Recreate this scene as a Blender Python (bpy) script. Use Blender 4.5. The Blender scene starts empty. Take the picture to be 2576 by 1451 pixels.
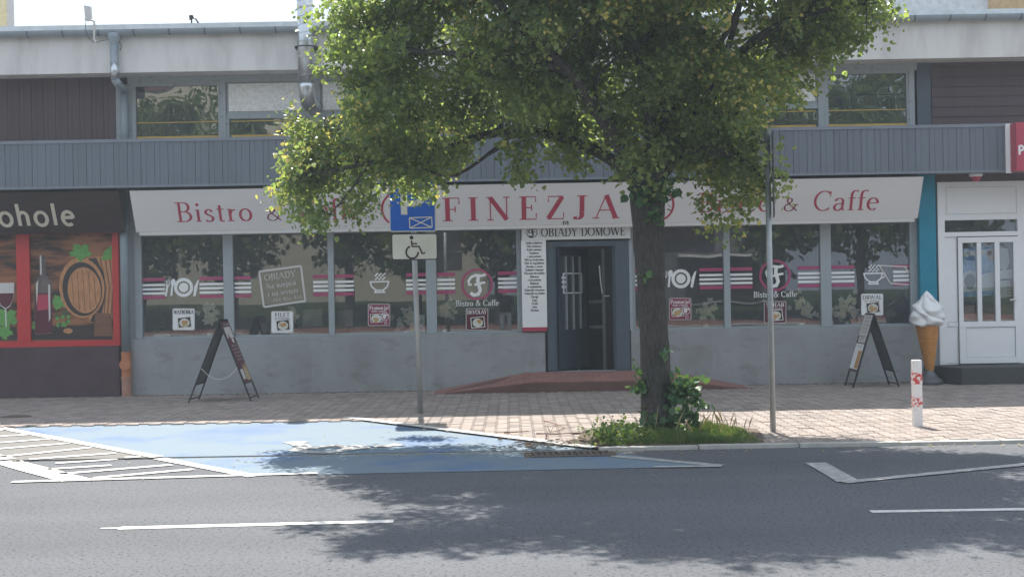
import bpy, math, random
import numpy as np
from mathutils import Vector
random.seed(7); rng = np.random.default_rng(7)
scene = bpy.context.scene
C = scene.collection
R = math.radians

# ---------------------------------------------------------------- camera / sky / sun / exposure
FPX, CX, CY, CAMH, ROLL = 3400.0, 1288.0, 735.0, 1.59, 0.0178
cam_data = bpy.data.cameras.new('camera'); cam = bpy.data.objects.new('camera', cam_data); C.objects.link(cam)
cam.location = (0, 0, CAMH); cam.rotation_euler = (R(90), ROLL, 0)
cam_data.sensor_width = 36; cam_data.lens = FPX / 2576 * 36
cam_data.shift_y = (CY - 725.5) / 2576
cam_data.clip_start = 0.05; cam_data.clip_end = 3000
scene.camera = cam
SUN_EL, SUN_AZ = 55.3, -6.0         # azimuth measured from +Y towards +X
world = bpy.data.worlds.new('World'); scene.world = world; world.use_nodes = True
nt = world.node_tree; nt.nodes.clear()
wo = nt.nodes.new('ShaderNodeOutputWorld'); bg = nt.nodes.new('ShaderNodeBackground')
sky = nt.nodes.new('ShaderNodeTexSky'); sky.sky_type = 'NISHITA'; sky.sun_disc = False
sky.sun_elevation = R(SUN_EL); sky.sun_rotation = R(SUN_AZ); sky.altitude = 100; sky.dust_density = 2.0
tc = nt.nodes.new('ShaderNodeTexCoord'); mp = nt.nodes.new('ShaderNodeMapping'); mp.inputs['Scale'].default_value = (1, 1, 2.6)
nz = nt.nodes.new('ShaderNodeTexNoise'); nz.inputs['Scale'].default_value = 2.6; nz.inputs['Detail'].default_value = 7; nz.inputs['Roughness'].default_value = .55
rp = nt.nodes.new('ShaderNodeValToRGB'); rp.color_ramp.elements[0].position = .22; rp.color_ramp.elements[1].position = .50
mx = nt.nodes.new('ShaderNodeMixRGB'); mx.inputs[2].default_value = (3.05, 3.45, 4.0, 1)
nt.links.new(tc.outputs['Generated'], mp.inputs[0]); nt.links.new(mp.outputs[0], nz.inputs[0])
nt.links.new(nz.outputs[0], rp.inputs[0]); nt.links.new(rp.outputs[0], mx.inputs[0])
nt.links.new(sky.outputs[0], mx.inputs[1]); nt.links.new(mx.outputs[0], bg.inputs[0])
bg.inputs[1].default_value = 0.13; nt.links.new(bg.outputs[0], wo.inputs[0])
sl = bpy.data.lights.new('sun', 'SUN'); sl.energy = 4.1; sl.angle = R(.53); sl.color = (1, .95, .87)
so = bpy.data.objects.new('sun', sl); C.objects.link(so); so.location = (0, 30, 40)
sdir = Vector((math.sin(R(SUN_AZ)) * math.cos(R(SUN_EL)), math.cos(R(SUN_AZ)) * math.cos(R(SUN_EL)), math.sin(R(SUN_EL))))
so.rotation_euler = sdir.to_track_quat('Z', 'Y').to_euler()
vs = scene.view_settings; vs.view_transform = 'Standard'; vs.look = 'None'; vs.gamma = 1; vs.exposure = 1.3
scene.display_settings.display_device = 'sRGB'
scene.cycles.max_bounces = 8; scene.cycles.transparent_max_bounces = 16
scene.cycles.use_denoising = True

# ---------------------------------------------------------------- helpers
cR, sR = math.cos(ROLL), math.sin(ROLL)
def P(x, y, Y):                     # measured point of the photo put at depth Y
    u, v = x - CX, CY - y
    return Vector(((u * cR + v * sR) * Y / FPX, Y, CAMH + (-u * sR + v * cR) * Y / FPX))
def G(x, y, z=0.0):                 # measured point lying on the ground
    u, v = x - CX, CY - y
    Zp = -u * sR + v * cR
    return P(x, y, (z - CAMH) * FPX / Zp)
def PX(x, y, Y): return P(x, y, Y).x
def PZ(x, y, Y): return P(x, y, Y).z

WL = {}
class MB:
    def __init__(s): s.v = []; s.f = []; s.m = []; s.cur = 0
    def add(s, vs, fs):
        b = len(s.v); s.v += [tuple(p) for p in vs]
        for f in fs: s.f.append(tuple(b + i for i in f)); s.m.append(s.cur)
    def box(s, x0, x1, y0, y1, z0, z1):
        if x0 > x1: x0, x1 = x1, x0
        if y0 > y1: y0, y1 = y1, y0
        if z0 > z1: z0, z1 = z1, z0
        s.add([(x0,y0,z0),(x1,y0,z0),(x1,y1,z0),(x0,y1,z0),(x0,y0,z1),(x1,y0,z1),(x1,y1,z1),(x0,y1,z1)],
              [(0,3,2,1),(4,5,6,7),(0,1,5,4),(1,2,6,5),(2,3,7,6),(3,0,4,7)])
        return s
    def poly(s, pts): s.add(pts, [tuple(range(len(pts)))]); return s
    def prism(s, pts, d):           # polygon extruded along d
        n = len(pts); d = Vector(d); a = [Vector(p) for p in pts]
        s.add(a + [p + d for p in a], [tuple(range(n))[::-1], tuple(range(n, 2*n))] + [(i, (i+1) % n, n + (i+1) % n, n + i) for i in range(n)])
        return s
    def tube(s, pts, rad, n=10, cap=True):
        pts = [Vector(p) for p in pts]
        if not isinstance(rad, (list, tuple)): rad = [rad] * len(pts)
        vs = []; up = None
        for i, p in enumerate(pts):
            t = (pts[min(i+1, len(pts)-1)] - pts[max(i-1, 0)]).normalized()
            if up is None:
                up = t.orthogonal().normalized()
            else:
                up = (up - t * up.dot(t)); up = up.normalized() if up.length > 1e-6 else t.orthogonal().normalized()
            w = t.cross(up)
            for k in range(n):
                a = 2 * math.pi * k / n
                vs.append(p + (up * math.cos(a) + w * math.sin(a)) * rad[i])
        fs = []
        for i in range(len(pts) - 1):
            for k in range(n):
                fs.append((i*n+k, i*n+(k+1) % n, (i+1)*n+(k+1) % n, (i+1)*n+k))
        if cap:
            fs.append(tuple(range(n))[::-1]); fs.append(tuple((len(pts)-1)*n + k for k in range(n)))
        s.add(vs, fs); return s
    def lathe(s, prof, c, n=24):    # profile of (r, z) round the vertical axis at c
        vs = []; fs = []
        for r, z in prof:
            for k in range(n):
                a = 2 * math.pi * k / n
                vs.append((c[0] + r * math.cos(a), c[1] + r * math.sin(a), c[2] + z))
        for i in range(len(prof) - 1):
            for k in range(n):
                fs.append((i*n+k, i*n+(k+1) % n, (i+1)*n+(k+1) % n, (i+1)*n+k))
        fs.append(tuple(range(n))[::-1]); fs.append(tuple((len(prof)-1)*n + k for k in range(n)))
        s.add(vs, fs); return s
    def strip(s, pts, ws, side):    # flat ribbon; side = list of offset vectors
        n = len(pts); vs = []
        for p, w, sd in zip(pts, ws, side): vs += [p + sd * w, p - sd * w]
        s.add(vs, [(2*i, 2*i+1, 2*i+3, 2*i+2) for i in range(n-1)]); return s
    def mesh(s, name, mats, smooth=False):
        me = bpy.data.meshes.new(name); me.from_pydata(s.v, [], s.f)
        for m in (mats if isinstance(mats, list) else [mats]): me.materials.append(m)
        if isinstance(mats, list): me.polygons.foreach_set('material_index', s.m)
        if smooth: me.polygons.foreach_set('use_smooth', [True] * len(s.f))
        me.update(); return me
    def build(s, name, mats, parent=None, smooth=False, bevel=0, label=None):
        off = WL.get(parent.name, Vector()) if parent else Vector()
        if off.length: s.v = [(x-off.x, y-off.y, z-off.z) for x, y, z in s.v]
        o = bpy.data.objects.new(name, s.mesh(name, mats, smooth)); C.objects.link(o)
        if parent: o.parent = parent
        WL[o.name] = off.copy()
        if bevel:
            b = o.modifiers.new('bevel', 'BEVEL'); b.width = bevel; b.segments = 2; b.limit_method = 'ANGLE'
        if label: o['label'] = label
        return o
def put(name, me, loc, parent=None):        # another piece sharing mesh data
    o = bpy.data.objects.new(name, me); C.objects.link(o)
    off = WL.get(parent.name, Vector()) if parent else Vector()
    o.location = Vector(loc) - off
    if parent: o.parent = parent
    WL[o.name] = Vector(loc)
    return o
def thing(name, label, cat, loc, group=None):
    o = bpy.data.objects.new(name, None); C.objects.link(o); o.location = loc; o.empty_display_size = .2
    WL[o.name] = Vector(loc); return tag(o, label, cat, group)
def tag(o, label, cat=None, group=None, kind=None):
    o['label'] = label
    if cat: o['category'] = cat
    if group: o['group'] = group
    if kind: o['kind'] = kind
    return o

# ---------------------------------------------------------------- materials
def srgb(r, g, b):
    f = lambda c: (c/255/12.92) if c <= 10 else ((c/255+.055)/1.055)**2.4
    return (f(r), f(g), f(b), 1)
def mat(name, col, rough=.6, var=.12, scale=6, bump=0, bscale=60, metal=0, spec=.4, stretch=None, col2=None, thr=(.35,.7), rnd=0):
    m = bpy.data.materials.new(name); m.use_nodes = True; n = m.node_tree; b = n.nodes['Principled BSDF']
    b.inputs['Roughness'].default_value = rough; b.inputs['Metallic'].default_value = metal
    b.inputs['Specular IOR Level'].default_value = spec
    col = tuple(col[:3]); c2 = tuple(col2[:3]) if col2 else tuple(c * (1 - var * 2) for c in col)
    t = n.nodes.new('ShaderNodeTexCoord'); src = t.outputs['Object']
    if stretch:
        mpn = n.nodes.new('ShaderNodeMapping'); mpn.inputs['Scale'].default_value = stretch; n.links.new(src, mpn.inputs[0]); src = mpn.outputs[0]
    z = n.nodes.new('ShaderNodeTexNoise'); z.inputs['Scale'].default_value = scale; z.inputs['Detail'].default_value = 6; z.inputs['Roughness'].default_value = .6
    n.links.new(src, z.inputs[0])
    r = n.nodes.new('ShaderNodeValToRGB'); r.color_ramp.elements[0].position = thr[0]; r.color_ramp.elements[1].position = thr[1]
    r.color_ramp.elements[0].color = (*col, 1); r.color_ramp.elements[1].color = (*c2, 1)
    n.links.new(z.outputs[0], r.inputs[0]); out = r.outputs[0]
    if rnd:
        oi = n.nodes.new('ShaderNodeObjectInfo'); ge = n.nodes.new('ShaderNodeNewGeometry')
        ad = n.nodes.new('ShaderNodeMath'); ad.operation = 'ADD'; n.links.new(oi.outputs['Random'], ad.inputs[0]); n.links.new(ge.outputs['Random Per Island'], ad.inputs[1])
        fr = n.nodes.new('ShaderNodeMath'); fr.operation = 'FRACT'; n.links.new(ad.outputs[0], fr.inputs[0])
        mr = n.nodes.new('ShaderNodeMapRange'); mr.inputs[3].default_value = 1 - rnd; mr.inputs[4].default_value = 1 + rnd; n.links.new(fr.outputs[0], mr.inputs[0])
        mm = n.nodes.new('ShaderNodeMixRGB'); mm.blend_type = 'MULTIPLY'; mm.inputs[0].default_value = 1
        n.links.new(out, mm.inputs[1]); n.links.new(mr.outputs[0], mm.inputs[2]); out = mm.outputs[0]
    n.links.new(out, b.inputs['Base Color'])
    if bump:
        z2 = n.nodes.new('ShaderNodeTexNoise'); z2.inputs['Scale'].default_value = bscale; z2.inputs['Detail'].default_value = 4; n.links.new(t.outputs['Object'], z2.inputs[0])
        bp = n.nodes.new('ShaderNodeBump'); bp.inputs['Strength'].default_value = bump; bp.inputs['Distance'].default_value = .02
        n.links.new(z2.outputs[0], bp.inputs['Height']); n.links.new(bp.outputs[0], b.inputs['Normal'])
    return m
def leaf_mat(name, cols, trans=.45, rough=.45):
    m = bpy.data.materials.new(name); m.use_nodes = True; n = m.node_tree; n.nodes.clear()
    o = n.nodes.new('ShaderNodeOutputMaterial'); ge = n.nodes.new('ShaderNodeNewGeometry'); r = n.nodes.new('ShaderNodeValToRGB')
    e = r.color_ramp.elements
    while len(e) < len(cols): e.new(.5)
    for i, (p, c) in enumerate(cols): e[i].position = p; e[i].color = (*c, 1)
    n.links.new(ge.outputs['Random Per Island'], r.inputs[0])
    d = n.nodes.new('ShaderNodeBsdfPrincipled'); d.inputs['Roughness'].default_value = rough; d.inputs['Specular IOR Level'].default_value = .35
    tr = n.nodes.new('ShaderNodeBsdfTranslucent'); g = n.nodes.new('ShaderNodeMixRGB'); g.blend_type = 'MULTIPLY'; g.inputs[0].default_value = 1
    g.inputs[2].default_value = (1.85, 1.8, .75, 1); n.links.new(r.outputs[0], g.inputs[1]); n.links.new(g.outputs[0], tr.inputs[0])
    n.links.new(r.outputs[0], d.inputs['Base Color'])
    mix = n.nodes.new('ShaderNodeMixShader'); mix.inputs[0].default_value = trans
    n.links.new(d.outputs[0], mix.inputs[1]); n.links.new(tr.outputs[0], mix.inputs[2]); n.links.new(mix.outputs[0], o.inputs[0])
    return m
def glass_mat(name, base=.1, tint=(.8, .85, .86), wav=.02):
    m = bpy.data.materials.new(name); m.use_nodes = True; n = m.node_tree; n.nodes.clear()
    o = n.nodes.new('ShaderNodeOutputMaterial'); t = n.nodes.new('ShaderNodeBsdfTransparent'); t.inputs[0].default_value = (*tint, 1)
    g = n.nodes.new('ShaderNodeBsdfGlossy'); g.inputs['Roughness'].default_value = .0; g.inputs[0].default_value = (.95, .97, 1, 1)
    fr = n.nodes.new('ShaderNodeFresnel'); fr.inputs[0].default_value = 1.5
    ma = n.nodes.new('ShaderNodeMath'); ma.operation = 'MULTIPLY_ADD'; ma.inputs[1].default_value = 1.6; ma.inputs[2].default_value = base; ma.use_clamp = True
    n.links.new(fr.outputs[0], ma.inputs[0])
    tcn = n.nodes.new('ShaderNodeTexCoord'); z = n.nodes.new('ShaderNodeTexNoise'); z.inputs['Scale'].default_value = 1.3; z.inputs['Detail'].default_value = 1
    n.links.new(tcn.outputs['Object'], z.inputs[0])
    bp = n.nodes.new('ShaderNodeBump'); bp.inputs['Strength'].default_value = 1; bp.inputs['Distance'].default_value = wav
    n.links.new(z.outputs[0], bp.inputs['Height']); n.links.new(bp.outputs[0], g.inputs['Normal'])
    mix = n.nodes.new('ShaderNodeMixShader'); n.links.new(ma.outputs[0], mix.inputs[0]); n.links.new(t.outputs[0], mix.inputs[1]); n.links.new(g.outputs[0], mix.inputs[2])
    df = n.nodes.new('ShaderNodeBsdfDiffuse'); df.inputs[0].default_value = (.62,.68,.74,1); m3 = n.nodes.new('ShaderNodeMixShader'); m3.inputs[0].default_value = .04
    n.links.new(mix.outputs[0], m3.inputs[1]); n.links.new(df.outputs[0], m3.inputs[2]); n.links.new(m3.outputs[0], o.inputs[0]); return m

def asphalt_mat():
    m = mat('asphalt', (.116,.121,.132), .85, scale=.35, col2=(.096,.10,.11), bump=.55, bscale=55, spec=.25)
    n = m.node_tree; b = n.nodes['Principled BSDF']; src = b.inputs['Base Color'].links[0].from_socket
    t = n.nodes.new('ShaderNodeTexCoord'); v = n.nodes.new('ShaderNodeTexNoise'); v.inputs['Scale'].default_value = 38; v.inputs['Detail'].default_value = 5; v.inputs['Roughness'].default_value = .7
    n.links.new(t.outputs['Object'], v.inputs[0])
    r = n.nodes.new('ShaderNodeValToRGB'); e = r.color_ramp.elements; e[0].position = .38; e[0].color = (.25,.25,.26,1); e[1].position = .46; e[1].color = (1,1,1,1)
    x = e.new(.66); x.color = (1.0,1.0,1.0,1); x = e.new(.74); x.color = (1.5,1.5,1.5,1)
    n.links.new(v.outputs[0], r.inputs[0])
    mm = n.nodes.new('ShaderNodeMixRGB'); mm.blend_type = 'MULTIPLY'; mm.inputs[0].default_value = 1
    n.links.new(src, mm.inputs[1]); n.links.new(r.outputs[0], mm.inputs[2])
    mpn = n.nodes.new('ShaderNodeMapping'); mpn.inputs['Scale'].default_value = (.06, .95, 1); n.links.new(t.outputs['Object'], mpn.inputs[0])
    w = n.nodes.new('ShaderNodeTexNoise'); w.inputs['Scale'].default_value = 1.0; w.inputs['Detail'].default_value = 5; n.links.new(mpn.outputs[0], w.inputs[0])
    wr = n.nodes.new('ShaderNodeMapRange'); wr.inputs[1].default_value = .3; wr.inputs[2].default_value = .7; wr.inputs[3].default_value = .88; wr.inputs[4].default_value = 1.1; n.links.new(w.outputs[0], wr.inputs[0])
    m2 = n.nodes.new('ShaderNodeMixRGB'); m2.blend_type = 'MULTIPLY'; m2.inputs[0].default_value = 1; n.links.new(mm.outputs[0], m2.inputs[1]); n.links.new(wr.outputs[0], m2.inputs[2])
    n.links.new(m2.outputs[0], b.inputs['Base Color'])
    return m
M = {}
M['asphalt'] = asphalt_mat()
M['soil'] = mat('soil', (.12,.09,.065), .95, scale=20, bump=.5, bscale=40)
M['paver'] = mat('paver', (.30,.245,.215), .85, scale=2.2, col2=(.25,.222,.205), bump=.25, bscale=70, spec=.25, rnd=.16)
M['bedding'] = mat('bedding', (.15,.13,.11), .95, scale=20)
M['kerb'] = mat('kerb', (.48,.465,.43), .85, scale=9, bump=.3, bscale=60)
M['strip'] = mat('strip_concrete', (.175,.165,.152), .9, scale=5, col2=(.135,.128,.12), bump=.5, bscale=18, stretch=(1,2.5,1))
M['rust'] = mat('rusty_iron', (.12,.085,.065), .8, scale=20, col2=(.07,.06,.055))
M['blue'] = mat('blue_paint', (.05,.12,.30), .75, scale=.8, col2=(.145,.195,.24), thr=(.27,.5), bump=.2, bscale=60, spec=.3)
M['line'] = mat('line_paint', (.62,.61,.58), .7, scale=12, col2=(.36,.355,.34), thr=(.46,.74), bump=.2, bscale=60)
M['linew'] = mat('line_paint_worn', (.40,.395,.38), .75, scale=12, col2=(.22,.22,.22), thr=(.4,.66), bump=.2)
M['render'] = mat('grey_render', (.325,.335,.34), .9, scale=1.1, col2=(.235,.238,.235), thr=(.42,.78), bump=.35, bscale=140, spec=.15)
def stain(m, c, sc, lo, hi, amt):
    n = m.node_tree; b = n.nodes['Principled BSDF']; src = b.inputs['Base Color'].links[0].from_socket
    t = n.nodes.new('ShaderNodeTexCoord'); mpn = n.nodes.new('ShaderNodeMapping'); mpn.inputs['Scale'].default_value = sc; n.links.new(t.outputs['Object'], mpn.inputs[0])
    z = n.nodes.new('ShaderNodeTexNoise'); z.inputs['Scale'].default_value = 1; z.inputs['Detail'].default_value = 8; z.inputs['Roughness'].default_value = .65; n.links.new(mpn.outputs[0], z.inputs[0])
    mr = n.nodes.new('ShaderNodeMapRange'); mr.inputs[1].default_value = lo; mr.inputs[2].default_value = hi; mr.inputs[4].default_value = amt; n.links.new(z.outputs[0], mr.inputs[0])
    mm = n.nodes.new('ShaderNodeMixRGB'); mm.inputs[2].default_value = (*c, 1); n.links.new(mr.outputs[0], mm.inputs[0]); n.links.new(src, mm.inputs[1]); n.links.new(mm.outputs[0], b.inputs['Base Color'])
stain(M['render'], (.17,.155,.135), (2.2,2.2,5.5), .54, .74, .65); stain(M['render'], (.40,.41,.41), (7,7,.9), .58, .72, .35)
M['brownrender'] = mat('brown_render', (.10,.068,.075), .85, scale=2, bump=.3, bscale=140, spec=.15)
M['concrete'] = mat('cornice', (.68,.665,.64), .9, scale=3.2, col2=(.50,.48,.465), thr=(.44,.80), bump=.15, bscale=50, spec=.15, stretch=(1,1,.28))
M['fascia'] = mat('fascia_grey', (.135,.157,.187), .55, scale=5, var=.07, stretch=(1,1,.15), rnd=.06)
M['rail'] = mat('fascia_rail', (.19,.215,.25), .5, var=.06)
M['brownboard'] = mat('brown_board', (.085,.055,.06), .6, scale=5, var=.12, stretch=(1,1,.1), rnd=.1)
M['framegrey'] = mat('frame_grey', (.33,.365,.38), .5, var=.05)
M['frameold'] = mat('frame_old', (.34,.37,.385), .6, scale=14, col2=(.16,.16,.16), thr=(.56,.78))
M['framedark'] = mat('frame_dark', (.075,.10,.125), .45, var=.05)
M['gutter'] = mat('gutter_grey', (.28,.325,.36), .4, var=.06)
M['pipe'] = mat('pipe_grey', (.22,.265,.285), .4, var=.05)
M['orange'] = mat('orange_pipe', (.52,.20,.085), .5, scale=8)
M['terracotta'] = mat('terracotta', (.42,.22,.16), .6, scale=8)
M['galv'] = mat('galvanised', (.60,.63,.65), .32, metal=.9, var=.1, scale=8)
M['zinc'] = mat('zinc_pole', (.42,.44,.44), .45, metal=.4, var=.1, scale=10)
M['black'] = mat('black_metal', (.02,.022,.026), .5, var=.1)
M['banner'] = mat('banner', (.74,.72,.72), .45, scale=1.5, var=.02, bump=.06, bscale=2)
M['white'] = mat('white_print', (.80,.80,.79), .5, var=.03)
M['offwhite'] = mat('offwhite', (.6,.58,.55), .6, var=.04)
M['pvc'] = mat('pvc', (.80,.80,.80), .35, var=.02)
M['red'] = mat('sign_red', (.44,.045,.085), .5, var=.05)
M['maroon'] = mat('maroon', (.25,.03,.075), .5, var=.05)
M['burg'] = mat('burgundy', (.10,.012,.028), .5, var=.05)
M['pink'] = mat('decal_pink', (.38,.06,.15), .5, var=.05)
M['ink'] = mat('ink', (.03,.018,.022), .6, var=.02)
M['brightred'] = mat('frame_red', (.52,.03,.03), .45, var=.06)
M['teal'] = mat('teal', (.0,.22,.33), .55, var=.06)
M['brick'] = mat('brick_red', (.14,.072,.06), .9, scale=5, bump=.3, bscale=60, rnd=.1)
M['bricktop'] = mat('brick_paving', (.30,.145,.12), .9, scale=5, bump=.3, bscale=60, rnd=.12)
M['roughpanel'] = mat('textured_panel', (.86,.85,.82), .9, scale=22, col2=(.72,.71,.69), thr=(.4,.6), bump=.8, bscale=30)
M['bark'] = mat('bark', (.09,.082,.074), .95, scale=30, col2=(.05,.045,.04), thr=(.38,.64), bump=1, bscale=26, stretch=(1.6,1.6,.3), spec=.1)
M['signblue'] = mat('sign_blue', (.0,.10,.50), .45, var=.04)
M['signwhite'] = mat('sign_white', (.66,.64,.58), .45, scale=4, var=.06)
M['signback'] = mat('sign_back', (.12,.125,.13), .5, metal=.3)
M['floor_in'] = mat('floor_inside', (.18,.15,.13), .6)
M['wall_in'] = mat('wall_inside', (.20,.19,.18), .9)
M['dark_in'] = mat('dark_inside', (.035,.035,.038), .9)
M['wood'] = mat('wood', (.20,.09,.045), .6, scale=3, stretch=(1,1,8))
M['yellow'] = mat('yellow_bar', (.62,.40,.09), .5)
M['grass'] = leaf_mat('grass_blades', [(0,(.06,.12,.035)),(.6,(.10,.17,.05)),(.9,(.16,.20,.07)),(1,(.30,.27,.15))], .35, .6)
M['dry'] = leaf_mat('dry_stalks', [(0,(.36,.31,.19)),(1,(.26,.22,.12))], .3, .8)
M['leaf'] = leaf_mat('lime_leaves', [(0,(.115,.17,.09)),(.5,(.16,.22,.105)),(1,(.225,.27,.12))], .6, .34)
M['bract'] = leaf_mat('bracts', [(0,(.38,.37,.15)),(.7,(.50,.45,.20)),(1,(.58,.46,.24))], .5, .5)
M['sucker'] = leaf_mat('sucker_leaves', [(0,(.05,.11,.05)),(1,(.085,.16,.07))], .3, .4)
M['hedge'] = leaf_mat('far_leaves', [(0,(.05,.10,.025)),(1,(.12,.18,.045))], .35, .6)
M['petal'] = leaf_mat('petals', [(0,(.86,.74,.80)),(1,(.93,.91,.91))], .4, .6)
M['glass'] = glass_mat('shop_glass', .05, wav=.0010)
M['glass_up'] = glass_mat('upper_glass', .12, (.62,.64,.62), .02)
M['tyre'] = mat('step_granite', (.06,.062,.066), .7, scale=40, var=.2)
M['cream'] = mat('cone_cream', (.78,.78,.77), .3, var=.02)
M['wafer'] = mat('wafer', (.55,.24,.055), .55, var=.12, scale=12)
M['yellowwall'] = mat('yellow_wall', (.47,.44,.34), .9, var=.05)
M['greywall'] = mat('grey_wall', (.14,.14,.15), .9, var=.05)
M['lawn'] = mat('lawn', (.035,.065,.02), .95, scale=3, bump=.6, bscale=20)
M['bluepr'] = mat('poster_blue', (.03,.25,.62), .5, col2=(.35,.55,.75), scale=5, thr=(.4,.6))
M['skin'] = mat('poster_skin', (.5,.3,.22), .6)
M['food1'] = mat('food_brown', (.42,.19,.06), .6, scale=60, col2=(.6,.36,.14))
M['food2'] = mat('food_pale', (.62,.5,.28), .6, scale=60, col2=(.3,.16,.06))
M['plate'] = mat('plate', (.7,.68,.62), .4)
M['posterbg'] = mat('poster_wood', (.30,.12,.05), .6, scale=1.6, col2=(.03,.016,.013), thr=(.42,.58), stretch=(.6,1,3))
M['signwood'] = mat('sign_dark_wood', (.045,.026,.024), .35, scale=6, col2=(.02,.014,.014), stretch=(.4,1,8), bump=.25, bscale=3)
M['barrel'] = mat('barrel', (.56,.27,.12), .6, scale=5, col2=(.34,.15,.06), stretch=(6,1,1))
M['hoop'] = mat('hoop', (.035,.025,.022), .5)
M['leafpr'] = mat('print_leaf', (.14,.36,.08), .6, scale=18, col2=(.08,.24,.05))
M['glassgreen'] = mat('dark_green_print', (.05,.11,.04), .4)
M['glassgrey'] = mat('glass_print', (.16,.13,.12), .4, scale=3, col2=(.05,.035,.035))
M['letter'] = mat('pale_letters', (.62,.58,.47), .5, var=.03)
M['jeans'] = mat('jeans', (.22,.24,.27), .9)
M['shirt'] = mat('black_shirt', (.012,.012,.014), .9)
M['hair'] = mat('hair', (.04,.025,.015), .7)

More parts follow.
